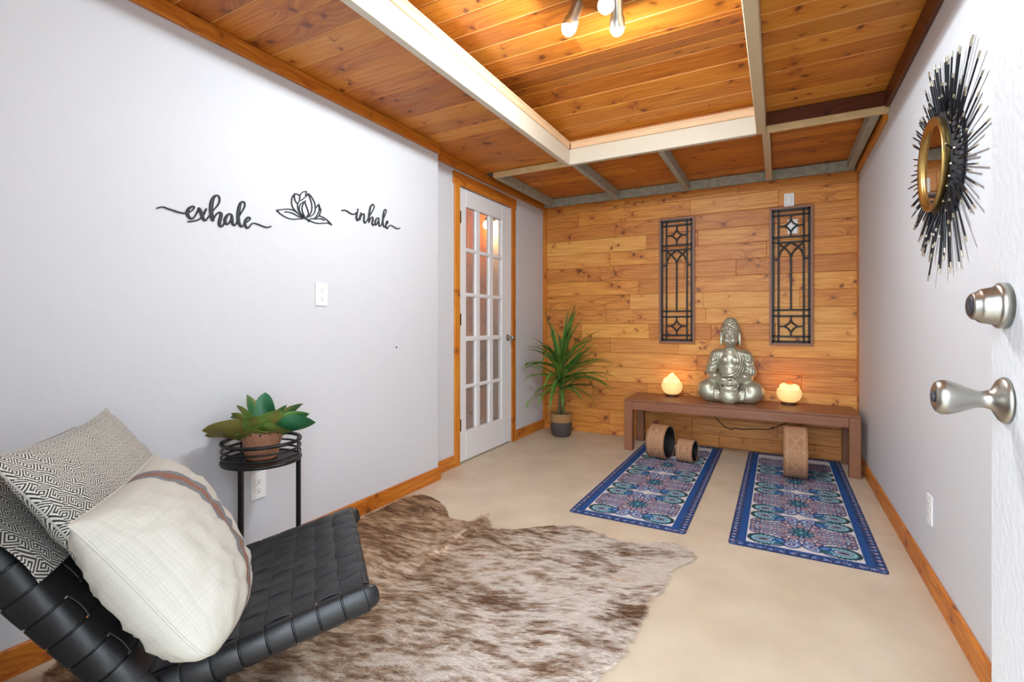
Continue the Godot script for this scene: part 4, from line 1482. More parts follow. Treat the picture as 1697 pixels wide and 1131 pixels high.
func build_dracaena() -> void:
	var at := R(-1.765, 0, 4.185)
	var t := thing("potted_plant", "tall spiky leaved plant in a two tone pot in the corner", "potted plant", at)
	var lo := MB.new()
	lo.lathe([Vector2(0.0001, 0), Vector2(0.076, 0), Vector2(0.084, 0.01), Vector2(0.097, 0.06), Vector2(0.101, 0.105), Vector2(0.099, 0.132), Vector2(0.0001, 0.132)], 36)
	var po := obj(lo, "pot", M.pot_dark, t)
	var hi := MB.new()
	hi.lathe([Vector2(0.099, 0.131), Vector2(0.1005, 0.15), Vector2(0.098, 0.19), Vector2(0.098, 0.205), Vector2(0.101, 0.209), Vector2(0.098, 0.213), Vector2(0.09, 0.209), Vector2(0.088, 0.16), Vector2(0.088, 0.133), Vector2(0.099, 0.131)], 36)
	obj(hi, "woven_band", M.pot_tan, po)
	var so := MB.new()
	so.lathe([Vector2(0.0001, 0.195), Vector2(0.087, 0.192), Vector2(0.087, 0.14), Vector2(0.0001, 0.14)], 24)
	obj(so, "soil", M.soil, t)
	var crowns := [[Vector3(-0.018, 0.19, 0.01), Vector3(-0.005, 0.66, 0.0)], [Vector3(0.02, 0.19, 0.0), Vector3(0.02, 0.52, 0.015)], [Vector3(0.0, 0.19, -0.025), Vector3(0.0, 0.44, -0.02)]]
	for c in crowns:
		var b := MB.new()
		b.tube([c[0], c[0].lerp(c[1], 0.5) + Vector3(0.006, 0, 0), c[1]], [0.012, 0.011, 0.009], 10)
		obj(b, "stem", M.stem, t)
	var r := RandomNumberGenerator.new()
	r.seed = 314
	var plan := []
	for k in 40:
		plan.append([crowns[0][1] + Vector3(0, r.randf_range(-0.13, 0.04), 0), r.randf() * TAU, r.randf_range(0.25, 1.45), r.randf_range(0.42, 0.62)])
	for k in 30:
		plan.append([crowns[1][1] + Vector3(0, r.randf_range(-0.08, 0.06), 0), r.randf() * TAU, r.randf_range(0.0, 1.1), r.randf_range(0.36, 0.52)])
	for k in 14:
		plan.append([crowns[2][1] + Vector3(0, r.randf_range(-0.05, 0.04), 0), r.randf() * TAU, r.randf_range(-0.1, 0.8), r.randf_range(0.28, 0.44)])
	for q in plan:
		# leaves that would run into the corner are turned back out of it
		var az: float = q[1]
		var flat := Vector2(cos(az), sin(az))
		if flat.x < -0.2 and flat.y < 0.35:
			flat = Vector2(-flat.y, -flat.x) if flat.y < 0.0 else Vector2(flat.x, -flat.x)
		if flat.y < 0.0:
			flat.y *= 0.3
		flat = flat.normalized()
		var d := Vector3(flat.x * cos(q[2]), sin(q[2]), flat.y * cos(q[2]))
		var length: float = q[3]
		if d.x < -0.3:
			length = minf(length, 0.40)
		var shade := r.randf()
		var cm := col(34, 82, 38).lerp(col(98, 150, 54), shade)
		var ce := cm.lerp(col(176, 190, 84), 0.25 + 0.5 * r.randf())
		obj(leaf(q[0], d, length, r.randf_range(0.034, 0.048), r.randf_range(0.6, 1.5) * (1.3 - d.y * 0.9), 0.5, cm, ce, 14, 0.0, Vector3(-0.275, 0, -0.215)), "leaf", M.leaf, t, true)

# ------------------------------------------------------------------ on the left wall
func stroke_sign(called: String, label: String, data: Array, at: Vector3) -> void:
	var t := thing(called, label, "wall sign", at)
	var b := MB.new()
	for s in data:
		var p := []
		for k in range(0, s.size(), 3):
			p.append(Vector3(s[k] / 1000.0, s[k + 1] / 1000.0, s[k + 2] / 1000.0))
		p = smooth_line(p, 5)
		var rows := []
		for k in p.size():
			var a: Vector3 = p[maxi(k - 1, 0)]
			var z: Vector3 = p[mini(k + 1, p.size() - 1)]
			var d := Vector2(z.x - a.x, z.y - a.y).normalized()
			var n := Vector2(-d.y, d.x) * maxf(0.0012, p[k].z * 0.5)
			var x0 := WALL_L + 0.0006
			var x1 := WALL_L + 0.0055
			rows.append([R(x0, p[k].y + n.y, p[k].x + n.x), R(x1, p[k].y + n.y, p[k].x + n.x), R(x1 + 0.0004, p[k].y, p[k].x), R(x1, p[k].y - n.y, p[k].x - n.x), R(x0, p[k].y - n.y, p[k].x - n.x)])
		b.sheet(rows, true)
		for e in [rows[0], rows[rows.size() - 1]]:
			var v0 := b.v.size()
			var i0 := b.ix.size()
			b.face(e)
			b.done(v0, i0, Vector3.RIGHT)
	objw(b, "cut_metal", M.sign, t)

func outlet(called: String, label: String, at: Vector3, turn: float, decora := false, category := "outlet") -> void:
	# built facing +Z at the origin
	var t := thing(called, label, category, at, turn)
	var b := MB.new()
	b.box(Vector3(0, 0, 0.003), Vector3(0.07, 0.115, 0.006), 0.002)
	var pl := obj(b, "plate", M.white_plastic, t)
	if decora:
		var k := MB.new()
		k.box(Vector3(0, 0, 0.0075), Vector3(0.034, 0.067, 0.004), 0.001, Basis(Vector3.RIGHT, 0.03))
		obj(k, "rocker", M.white_plastic, t)
		var g := MB.new()
		g.box(Vector3(0, 0, 0.0055), Vector3(0.037, 0.07, 0.002))
		obj(g, "rocker_gap", M.panel_grey, pl)
	else:
		for y in [-0.02, 0.02]:
			var k := MB.new()
			k.lathe([Vector2(0.0001, 0), Vector2(0.0165, 0), Vector2(0.016, 0.002), Vector2(0.0001, 0.002)], 24, Transform3D(Basis(Vector3.RIGHT, PI / 2), Vector3(0, y, 0.0058)))
			var so := obj(k, "socket", M.white_plastic, t)
			for x in [-0.006, 0.006]:
				var g := MB.new()
				g.box(Vector3(x, y + 0.004, 0.0079), Vector3(0.0018, 0.008, 0.0006))
				obj(g, "slot", M.slot, so)
			var h := MB.new()
			h.lathe([Vector2(0.0001, 0), Vector2(0.0028, 0), Vector2(0.0028, 0.0006), Vector2(0.0001, 0.0006)], 10, Transform3D(Basis(Vector3.RIGHT, PI / 2), Vector3(0, y - 0.007, 0.0076)))
			obj(h, "slot", M.slot, so)

func build_wall_things() -> void:
	stroke_sign("word_sign", "dark cut metal word exhale in flowing script", EXHALE, R(WALL_L, 1.45, 1.17))
	stroke_sign("lotus_sign", "dark line drawn lotus flower between the two script words", LOTUS, R(WALL_L, 1.47, 1.6))
	stroke_sign("word_sign", "dark cut metal word inhale in flowing script", INHALE, R(WALL_L, 1.46, 2.1))
	M.panel_grey = mat(col(176, 176, 174), 0.5)
	outlet("wall_outlet", "white outlet on the wall below the lotus sign", R(WALL_L + 0.0005, 1.183, 1.666), PI / 2)
	outlet("wall_outlet", "white outlet low on the wall behind the plant stand", R(WALL_L + 0.0005, 0.335, 1.332), PI / 2)
	outlet("wall_outlet", "white outlet low on the wall below the sunburst mirror", R(WALL_R - 0.0005, 0.308, 2.47), -PI / 2)
	outlet("wall_outlet", "white outlet partly hidden by the lattice panel", R(0.098, 1.80, WALL_B - 0.0022), 0.0)
	outlet("light_switch", "white rocker switch above the lattice panel on golden boards", R(0.074, 2.008, WALL_B - 0.0022), 0.0, true, "light switch")

# ------------------------------------------------------------------ along the back wall
func build_bench() -> void:
	var t := thing("bench", "long brown wooden bench against the golden board wall", "bench", R(-0.315, 0, 4.18))
	var x0 := -1.113
	var x1 := 0.484
	var z0 := 3.965
	var z1 := 4.412
	objw(bx(x0, x1, 0.403, 0.418, z0, z1, 0.003), "top", M.bench, t)
	for x in [x0, x1 - 0.066]:
		for z in [z0 + 0.001, z1 - 0.062]:
			objw(bx(x, x + 0.066, 0.0, 0.4025, z, z + 0.06, 0.003), "leg", M.bench, t)
	objw(bx(x0 + 0.067, x1 - 0.067, 0.335, 0.4025, z0 + 0.003, z0 + 0.028, 0.002), "apron", M.bench, t)
	objw(bx(x0 + 0.067, x1 - 0.067, 0.335, 0.4025, z1 - 0.028, z1 - 0.003, 0.002), "apron", M.bench, t)
	for x in [x0 + 0.003, x1 - 0.028]:
		objw(bx(x, x + 0.025, 0.335, 0.4025, z0 + 0.062, z1 - 0.063, 0.002), "apron", M.bench, t)
	# cord hanging behind
	var c := thing("lamp_cord", "dark lamp cord drooping on the boards below the bench", "cord", R(-0.2, 0.3, 4.42))
	var b := MB.new()
	var pts := []
	for p in [[-0.51, 0.306], [-0.477, 0.263], [-0.404, 0.186], [-0.342, 0.158], [-0.319, 0.173], [-0.262, 0.171], [-0.15, 0.182], [-0.083, 0.185], [-0.034, 0.204], [0.034, 0.239], [0.061, 0.26], [0.092, 0.31]]:
		pts.append(R(p[0], p[1], 4.421))
	b.tube(smooth_line(pts, 5), 0.0035, 8)
	objw(b, "cable", M.cord, c)

func yoga_mat(x0: float, label: String) -> void:
	var x1 := x0 + 0.612
	var z0 := 2.512
	var z1 := 4.374
	var c := R((x0 + x1) / 2, 0, (z0 + z1) / 2)
	var t := thing("yoga_mat", label, "yoga mat", c, 0.0, "yoga mats")
	var o := []
	for k in 4:
		var cx: float = [0.288, -0.288, -0.288, 0.288][k]
		var cz: float = [0.913, 0.913, -0.913, -0.913][k]
		for j in 7:
			var a := (k + j / 6.0) * PI / 2
			o.append(Vector2(cx + cos(a) * 0.018, cz + sin(a) * 0.018))
	var b := MB.new()
	var v0 := b.v.size()
	var m := b.vert(Vector3(0, 0.0055, 0), Vector2(0.5, 0.5))
	for p in o:
		b.vert(Vector3(p.x, 0.0055, p.y), Vector2(p.x / 0.612 + 0.5, p.y / 1.862 + 0.5))
	for k in o.size():
		b.tri(m, 1 + k, 1 + (k + 1) % o.size())
	b.done(v0, 0, Vector3.UP)
	obj(b, "printed_top", M.mat_print, t)
	var s := MB.new()
	s.sheet([o.map(func(p): return Vector3(p.x, 0.0002, p.y)), o.map(func(p): return Vector3(p.x * 1.0, 0.0054, p.y))], true)
	obj(s, "edge", M.mat_side, t)

func yoga_wheel(label: String, x: float, z: float, r: float, w: float, turn: float, start: float, tiles: float) -> void:
	var t := thing("cork_roller", label, "yoga wheel", R(x, r + 0.0056, z), turn, "cork yoga wheels")
	var ax := Transform3D(Basis(Vector3.BACK, -PI / 2), Vector3.ZERO) * Transform3D(Basis(Vector3.UP, start), Vector3.ZERO)
	var h := w / 2
	var b := MB.new()
	b.lathe([Vector2(r, -h), Vector2(r, -h * 0.33), Vector2(r, h * 0.33), Vector2(r, h)], 64, ax)
	for k in b.t.size():
		b.t[k].x *= tiles
	obj(b, "cork_cover", M.cork, t)
	var e := MB.new()
	e.lathe([Vector2(r, h), Vector2(r - 0.005, h + 0.0005), Vector2(r - 0.0055, h - 0.002)], 64, ax)
	e.lathe([Vector2(r, -h), Vector2(r - 0.005, -h - 0.0005), Vector2(r - 0.0055, -h + 0.002)], 64, ax)
	obj(e, "cork_edge", M.cork_plain, t)
	var n := MB.new()
	n.lathe([Vector2(r - 0.0052, -h + 0.001), Vector2(r - 0.014, -h + 0.001), Vector2(r - 0.014, h - 0.001), Vector2(r - 0.0052, h - 0.001), Vector2(r - 0.0052, -h + 0.001)], 64, ax, true)
	obj(n, "inner_ring", M.black, t)

func lattice_panel(x0: float, label: String) -> void:
	# built in the plane of the wall: local x to the right, y up, z out of the wall
	var W := 0.300
	var H := 1.092
	var t := thing("lattice_panel", label, "wall panel", R(x0, 0.866, WALL_B - 0.0024), 0.0, "lattice panels")
	var fw := 0.018
	for e in [[0.0, fw, 0.0, H], [W - fw, W, 0.0, H], [fw, W - fw, 0.0, fw], [fw, W - fw, H - fw, H]]:
		var b := MB.new()
		b.box(Vector3((e[0] + e[1]) / 2, (e[2] + e[3]) / 2, 0.0125), Vector3(e[1] - e[0], e[3] - e[2], 0.025), 0.002)
		obj(b, "frame_side", M.panel_frame, t)
	var bar := func(xa: float, ya: float, xb: float, yb: float, w: float):
		var b := MB.new()
		var d := Vector2(xb - xa, yb - ya)
		b.box(Vector3((xa + xb) / 2, (ya + yb) / 2, 0.014), Vector3(d.length(), w, 0.010), 0.0015, Basis(Vector3.BACK, d.angle()))
		obj(b, "lattice_bar", M.black, t)
	var arc := func(pts: Array, w: float):
		var b := MB.new()
		b.tube(smooth_line(pts.map(func(p): return Vector3(p[0], H - p[1], 0.014)), 5), w * 0.5, 8, Vector3(0, 0, 1), 0.004)
		obj(b, "lattice_curve", M.black, t)
	var i0 := fw + 0.008
	for e in [[i0, fw, i0, H - fw], [W - i0, fw, W - i0, H - fw]]:
		bar.call(e[0], e[1], e[2], e[3], 0.019)
	for y in [i0, H - i0]:
		bar.call(fw, y, W - fw, y, 0.019)
	var l := 0.064
	var r := W - 0.064
	var m := W / 2
	for x in [l, r]:
		bar.call(x, fw, x, H - fw, 0.0135)
	for y in [0.066, 0.238, 0.279, 0.813, 0.861, 1.022]:
		bar.call(fw, H - y, W - fw, H - y, 0.0135)
	for e in [[i0, l], [r, W - i0]]:
		bar.call(e[0], H - 0.412, e[1], H - 0.412, 0.0135)
	bar.call(m, H - 0.813, m, H - 0.395, 0.0135)
	for cy in [0.152, 0.942]:
		var q := 0.047
		for s in [[1, 1], [1, -1], [-1, 1], [-1, -1]]:
			arc.call([[m, cy + s[1] * q], [m + s[0] * q * 0.40, cy + s[1] * q * 0.40], [m + s[0] * q, cy]], 0.0135)
		bar.call(l, H - cy, m - q, H - cy, 0.0125)
		bar.call(m + q, H - cy, r, H - cy, 0.0125)
		bar.call(m, H - cy - 0.079, m, H - cy - q, 0.0125)
		bar.call(m, H - cy + q, m, H - cy + 0.085, 0.0125)
	for s in [-1.0, 1.0]:
		arc.call([[m + s * 0.086, 0.405], [m + s * 0.075, 0.360], [m + s * 0.048, 0.318], [m, 0.282]], 0.0135)
		arc.call([[m, 0.398], [m + s * 0.012, 0.362], [m + s * 0.045, 0.322], [m + s * 0.086, 0.286]], 0.0135)

func salt_lamp(called: String, label: String, x: float, z: float, pear: bool, energy: float) -> void:
	var t := thing(called, label, "lamp", R(x, 0.4185, z))
	var base := MB.new()
	base.lathe([Vector2(0.0001, 0), Vector2(0.052, 0), Vector2(0.055, 0.005), Vector2(0.05, 0.02), Vector2(0.0001, 0.02)], 28)
	obj(base, "wooden_base", mat(col(70, 34, 20), 0.4), t)
	var bowl := MB.new()
	var pr := [Vector2(0.0001, 0.019), Vector2(0.045, 0.02), Vector2(0.068, 0.036), Vector2(0.082, 0.062), Vector2(0.086, 0.088), Vector2(0.081, 0.116)]
	if pear:
		pr = [Vector2(0.0001, 0.019), Vector2(0.045, 0.02), Vector2(0.068, 0.036), Vector2(0.083, 0.066), Vector2(0.087, 0.092), Vector2(0.078, 0.122)]
	pr.append(pr[-1] + Vector2(-0.008, -0.004))
	pr.append(Vector2(0.07, 0.08))
	bowl.lathe(pr, 40)
	obj(bowl, "stone_bowl", bulb_mat(Color(1.0, 0.80, 0.52), 0.29), t)
	var r := RandomNumberGenerator.new()
	r.seed = 5 if pear else 8
	var n := noise(14.0, 6 if pear else 9, 2)
	var spots := []
	if pear:
		spots = [[0.0, 0.135, 0.0, 0.047, 0], [-0.036, 0.122, 0.012, 0.036, 0], [0.036, 0.118, 0.01, 0.036, 0], [0.0, 0.118, 0.036, 0.034, 0], [0.004, 0.118, -0.036, 0.034, 0], [0.0, 0.172, 0.0, 0.027, 0]]
	else:
		spots = [[-0.034, 0.125, 0.012, 0.036, 0], [0.036, 0.123, 0.012, 0.035, 0], [0.002, 0.120, 0.032, 0.034, 0], [0.0, 0.122, -0.038, 0.034, 0], [0.004, 0.148, -0.004, 0.028, 1]]
	for s in spots:
		var b := MB.new()
		var rows := []
		for i in 9:
			var row := []
			for j in 12:
				var a := TAU * j / 12
				var q := PI * i / 8
				var d := Vector3(sin(q) * cos(a), cos(q), sin(q) * sin(a))
				row.append(Vector3(s[0], s[1], s[2]) + d * s[3] * (1.0 + 0.3 * n.get_noise_3dv(d * 0.09 + Vector3(s[0], s[1], s[2]))))
			rows.append(row)
		b.sheet(rows, true)
		obj(b, "salt_chunk", bulb_mat(Color(1.0, 0.45, 0.2) if s[4] else Color(1.0, 0.84, 0.58), 0.22 if s[4] else 0.40), t)
	var l := OmniLight3D.new()
	l.name = "salt_light"
	l.light_color = Color(1.0, 0.62, 0.28)
	l.light_energy = energy
	l.light_size = 0.05
	l.omni_range = 6.0
	l.omni_attenuation = 2.0
	l.shadow_enabled = true
	l.position = Vector3(0, 0.13, 0)
	t.add_child(l, true)
	if pear:
		var c := MB.new()
		c.tube(smooth_line([Vector3(0.05, 0.008, -0.02), Vector3(0.09, 0.022, -0.04), Vector3(0.125, 0.018, -0.06), Vector3(0.14, 0.004, -0.08)], 6), 0.003, 8)
		obj(c, "cord", M.cord, t)

func build_mirror() -> void:
	var cz := 2.258
	var cy := 1.606
	var t := thing("sunburst_mirror", "round gold rimmed mirror ringed by dark metal rods", "mirror", R(WALL_R, cy, cz))
	var side := Basis(Vector3.BACK, PI / 2)       # local Y points out of the wall
	var d := MB.new()
	d.lathe([Vector2(0.0001, 0.001), Vector2(0.19, 0.001), Vector2(0.215, 0.006), Vector2(0.20, 0.014), Vector2(0.165, 0.03), Vector2(0.0001, 0.03)], 56, Transform3D(side, Vector3.ZERO))
	obj(d, "backing_disc", M.disc, t)
	var g := MB.new()
	g.lathe([Vector2(0.140, 0.0305), Vector2(0.163, 0.0305), Vector2(0.165, 0.048), Vector2(0.161, 0.053), Vector2(0.150, 0.050), Vector2(0.147, 0.044), Vector2(0.140, 0.042), Vector2(0.140, 0.0305)], 72, Transform3D(side, Vector3.ZERO))
	obj(g, "gold_rim", M.gold, t)
	var mi := MB.new()
	mi.lathe([Vector2(0.0001, 0.0385), Vector2(0.141, 0.0385), Vector2(0.141, 0.034), Vector2(0.0001, 0.034)], 56, Transform3D(side, Vector3.ZERO), true)
	obj(mi, "mirror_glass", M.mirror, t)
	var r := RandomNumberGenerator.new()
	r.seed = 2024
	var count := 132
	for k in count:
		var a := TAU * (k + r.randf_range(-0.4, 0.4)) / count
		var layer := k % 3
		var rad: float = [r.randf_range(0.35, 0.435), r.randf_range(0.29, 0.36), r.randf_range(0.22, 0.30)][layer]
		var r0: float = [0.10, 0.12, 0.15][layer]
		var h0: float = [0.012, 0.02, 0.026][layer]
		var h1: float = h0 + [r.randf_range(0.0, 0.02), r.randf_range(0.008, 0.03), r.randf_range(0.012, 0.04)][layer]
		var bend := r.randf_range(-0.05, 0.05)
		var pt := func(f: float) -> Vector3:
			var q: float = lerpf(r0, rad, f)
			var aa: float = a + bend * f
			return side * Vector3(cos(aa) * q, lerpf(h0, h1, f) - 0.006, sin(aa) * q)
		var b := MB.new()
		b.tube([pt.call(0.0), pt.call(0.5), pt.call(0.93)], 0.0027, 7)
		var m := b.mesh()
		var b2 := MB.new()
		b2.tube([pt.call(0.93), pt.call(1.0)], 0.003, 7)
		var am := b2.mesh()
		m.add_surface_from_arrays(Mesh.PRIMITIVE_TRIANGLES, am.surface_get_arrays(0))
		m.surface_set_material(0, M.rod)
		m.surface_set_material(1, M.rod_tip)
		put(m, "rod", null, t)

# ------------------------------------------------------------------ seated statue: one field, meshed as surface nets
var G := PackedFloat32Array()
var gn := Vector3i()
var g0 := Vector3()
var gc := 0.0046

func field_add(a: Vector3, b: Vector3, ra: float, rb: float, k: float, scale := Vector3.ONE) -> void:
	var r := maxf(ra, rb)
	var m := Vector3(r, r, r) * scale + Vector3.ONE * (k + gc * 3.0)
	var lo := Vector3(minf(a.x, b.x), minf(a.y, b.y), minf(a.z, b.z)) - m
	var hi := Vector3(maxf(a.x, b.x), maxf(a.y, b.y), maxf(a.z, b.z)) + m
	var i0 := maxi(0, int((lo.x - g0.x) / gc))
	var i1 := mini(gn.x - 1, int((hi.x - g0.x) / gc) + 1)
	var j0 := maxi(0, int((lo.y - g0.y) / gc))
	var j1 := mini(gn.y - 1, int((hi.y - g0.y) / gc) + 1)
	var k0 := maxi(0, int((lo.z - g0.z) / gc))
	var k1 := mini(gn.z - 1, int((hi.z - g0.z) / gc) + 1)
	var inv := Vector3.ONE / scale
	var ball := a.is_equal_approx(b)
	var ab := (b - a) * inv
	var l2 := maxf(ab.length_squared(), 1e-9)
	var smin := minf(scale.x, minf(scale.y, scale.z))
	for z in range(k0, k1 + 1):
		for y in range(j0, j1 + 1):
			var row := (z * gn.y + y) * gn.x
			for x in range(i0, i1 + 1):
				var p := (g0 + Vector3(x, y, z) * gc - a) * inv
				var t := 0.0 if ball else clampf(p.dot(ab) / l2, 0.0, 1.0)
				var d := ((p - ab * t).length() - lerpf(ra, rb, t)) * smin
				var o := G[row + x]
				var h := maxf(k - absf(d - o), 0.0)
				G[row + x] = minf(d, o) - (h * h / (4.0 * k) if k > 0.0 else 0.0)

func field_line(pts: Array, r: float, k: float) -> void:
	for j in pts.size() - 1:
		field_add(pts[j], pts[j + 1], r, r, k)

# a fold of cloth laid on what is built so far: points are (x, y), the depth is found on the surface
func fold(pts: Array, r: float, k: float, out := 0.0) -> void:
	var line := smooth_line(pts, 5)
	var p3 := []
	for p in line:
		var x := clampi(int(round((p.x - g0.x) / gc)), 0, gn.x - 1)
		var y := clampi(int(round((p.y - g0.y) / gc)), 0, gn.y - 1)
		for j in range(gn.z - 1, 0, -1):
			var f := G[(j * gn.y + y) * gn.x + x]
			if f < 0.0:
				p3.append(Vector3(p.x, p.y, g0.z + j * gc + out))
				break
	if p3.size() > 2:
		for j in range(1, p3.size() - 1):      # even out steps
			p3[j].z = (p3[j - 1].z + p3[j].z * 2.0 + p3[j + 1].z) / 4.0
		field_line(p3, r, k)

func nets(b: MB, scale: float) -> void:
	var id := {}
	var sx := 1
	var sy := gn.x
	var sz := gn.x * gn.y
	var offs := [0, sx, sy, sx + sy, sz, sx + sz, sy + sz, sx + sy + sz]
	var cor := [Vector3(0, 0, 0), Vector3(1, 0, 0), Vector3(0, 1, 0), Vector3(1, 1, 0), Vector3(0, 0, 1), Vector3(1, 0, 1), Vector3(0, 1, 1), Vector3(1, 1, 1)]
	var edges := [[0, 1], [2, 3], [4, 5], [6, 7], [0, 2], [1, 3], [4, 6], [5, 7], [0, 4], [1, 5], [2, 6], [3, 7]]
	for z in gn.z - 1:
		for y in gn.y - 1:
			var row := (z * gn.y + y) * gn.x
			for x in gn.x - 1:
				var o := row + x
				var f := G[o]
				if f > 0.02 or f < -0.02:
					continue
				var neg := 0
				for c in 8:
					if G[o + offs[c]] < 0.0:
						neg += 1
				if neg == 0 or neg == 8:
					continue
				var s := Vector3.ZERO
				var m := 0
				for e in edges:
					var fa := G[o + offs[e[0]]]
					var fb := G[o + offs[e[1]]]
					if (fa < 0.0) != (fb < 0.0):
						s += cor[e[0]].lerp(cor[e[1]], fa / (fa - fb))
						m += 1
				id[o] = b.vert((g0 + (Vector3(x, y, z) + s / m) * gc) * scale)
	for o in id:
		var x: int = o % gn.x
		var y: int = (o / gn.x) % gn.y
		var z: int = o / (gn.x * gn.y)
		var f := G[o] < 0.0
		var st := [sx, sy, sz]
		for ax in 3:
			var g := G[o + st[ax]] < 0.0
			if f == g:
				continue
			var u: int = st[(ax + 1) % 3]
			var w: int = st[(ax + 2) % 3]
			if not (id.has(o - u) and id.has(o - w) and id.has(o - u - w)):
				continue
			var q := [id[o], id[o - u], id[o - u - w], id[o - w]]
			if f:
				q.reverse()
			b.tri(q[0], q[1], q[2])
			b.tri(q[0], q[2], q[3])

func build_statue() -> void:
	g0 = Vector3(-0.262, -0.010, -0.15)
	gn = Vector3i(114, 150, 80)
	G.resize(gn.x * gn.y * gn.z)
	G.fill(0.3)
	# crossed legs and knees
	for s in [-1.0, 1.0]:
		field_add(Vector3(s * 0.06, 0.085, -0.02), Vector3(s * 0.150, 0.088, 0.035), 0.078, 0.080, 0.02)
		field_add(Vector3(s * 0.168, 0.086, 0.045), Vector3(s * 0.168, 0.086, 0.045), 0.077, 0.077, 0.02)
		field_add(Vector3(s * 0.150, 0.050, 0.075), Vector3(s * -0.02, 0.045, 0.120), 0.050, 0.040, 0.02)
		# arms
		field_add(Vector3(s * 0.112, 0.352, -0.012), Vector3(s * 0.146, 0.235, -0.01), 0.043, 0.040, 0.02)
		field_add(Vector3(s * 0.146, 0.235, -0.01), Vector3(s * 0.130, 0.19, 0.035), 0.041, 0.034, 0.015)
		field_add(Vector3(s * 0.130, 0.19, 0.035), Vector3(s * 0.045, 0.168, 0.108), 0.033, 0.022, 0.012)
	field_add(Vector3(0, 0.05, -0.04), Vector3(0, 0.06, 0.03), 0.11, 0.10, 0.02)
	# trunk
	field_add(Vector3(0, 0.13, -0.015), Vector3(0, 0.25, -0.02), 0.092, 0.083, 0.02, Vector3(1.05, 1, 0.9))
	field_add(Vector3(0, 0.215, 0.0), Vector3(0, 0.215, 0.0), 0.08, 0.08, 0.02)
	field_add(Vector3(0, 0.315, -0.012), Vector3(0, 0.315, -0.012), 0.085, 0.085, 0.02, Vector3(1.22, 1, 0.85))
	field_add(Vector3(-0.085, 0.363, -0.018), Vector3(0.085, 0.363, -0.018), 0.044, 0.044, 0.025)
	for s in [-1.0, 1.0]:
		field_add(Vector3(s * 0.036, 0.318, 0.03), Vector3(s * 0.036, 0.318, 0.03), 0.036, 0.036, 0.012)
	field_add(Vector3(0, 0.365, -0.012), Vector3(0, 0.43, -0.004), 0.040, 0.037, 0.02)
	field_line([Vector3(-0.034, 0.405, 0.022), Vector3(0, 0.400, 0.034), Vector3(0.034, 0.405, 0.022)], 0.005, 0.004)
	# hands folded in the lap
	field_add(Vector3(-0.055, 0.158, 0.112), Vector3(0.052, 0.152, 0.120), 0.020, 0.018, 0.008)
	for k in 4:
		field_line([Vector3(-0.045, 0.170 - k * 0.0085, 0.116 + k * 0.0055), Vector3(0.0, 0.166 - k * 0.0085, 0.130 + k * 0.0055), Vector3(0.045, 0.170 - k * 0.0085, 0.120 + k * 0.0055)], 0.0065, 0.003)
	field_line([Vector3(-0.04, 0.178, 0.112), Vector3(-0.005, 0.186, 0.122)], 0.007, 0.004)
	field_line([Vector3(0.04, 0.178, 0.112), Vector3(0.005, 0.186, 0.122)], 0.007, 0.004)
	# cloth hanging between the shins, with swags
	field_add(Vector3(0, 0.095, 0.125), Vector3(0, 0.04, 0.145), 0.050, 0.048, 0.012, Vector3(1.2, 1, 0.5))
	for k in 3:
		var y := 0.108 - k * 0.034
		var w := 0.068 - k * 0.006
		field_line([Vector3(-w, y + 0.03, 0.125), Vector3(-w * 0.75, y + 0.004, 0.142), Vector3(0, y - 0.014, 0.156), Vector3(w * 0.75, y + 0.004, 0.142), Vector3(w, y + 0.03, 0.125)], 0.0062, 0.005)
	for s in [-1.0, 1.0]:
		for k in 3:
			field_line([Vector3(s * (0.085 + k * 0.016), 0.15 - k * 0.004, 0.075), Vector3(s * (0.080 + k * 0.014), 0.095, 0.125), Vector3(s * (0.070 + k * 0.014), 0.03, 0.135)], 0.0055, 0.006)
	# robe: edge over one shoulder, folds across the belly, sleeves
	var V := func(x: float, y: float) -> Vector2: return Vector2(x, y)
	for k in 5:
		var q := k * 0.0165
		fold([V.call(0.040 + q, 0.392 - q * 0.3), V.call(0.058 + q, 0.340), V.call(0.056 + q * 0.8, 0.285 - q * 0.6), V.call(0.030 + q * 0.6, 0.238 - q * 1.2), V.call(-0.02, 0.216 - q * 1.05), V.call(-0.075, 0.222 - q * 1.1)], 0.0062, 0.002, 0.003)
	for k in 4:
		var q := k * 0.017
		fold([V.call(-0.062 - q, 0.395 - q * 0.4), V.call(-0.074 - q, 0.345), V.call(-0.088 - q * 0.9, 0.29), V.call(-0.108 - q * 0.8, 0.245)], 0.0062, 0.002, 0.003)
		fold([V.call(0.100 + q, 0.385 - q * 0.5), V.call(0.112 + q * 0.9, 0.335), V.call(0.118 + q * 0.9, 0.28), V.call(0.122 + q * 0.9, 0.235)], 0.006, 0.002, 0.003)
	for s in [-1.0, 1.0]:
		for k in 3:
			fold([V.call(s * 0.105, 0.330 - k * 0.03), V.call(s * 0.135, 0.312 - k * 0.03), V.call(s * 0.168, 0.318 - k * 0.03)], 0.0042, 0.005)
		fold([V.call(s * 0.085, 0.216), V.call(s * 0.115, 0.203), V.call(s * 0.150, 0.206), V.call(s * 0.176, 0.222)], 0.0075, 0.005, 0.002)
	fold([V.call(0.034, 0.276), V.call(0.0, 0.262), V.call(-0.045, 0.272)], 0.003, 0.004)
	fold([V.call(0.0, 0.35), V.call(0.0, 0.32), V.call(0.002, 0.285)], 0.001, 0.001, -0.004)
	# head
	field_add(Vector3(0, 0.497, 0.012), Vector3(0, 0.497, 0.012), 0.060, 0.060, 0.0, Vector3(0.98, 1.28, 1.08))
	field_add(Vector3(0, 0.448, 0.038), Vector3(0, 0.448, 0.038), 0.026, 0.026, 0.02)
	field_add(Vector3(0, 0.548, -0.008), Vector3(0, 0.548, -0.008), 0.066, 0.066, 0.006, Vector3(1.0, 1.05, 1.05))
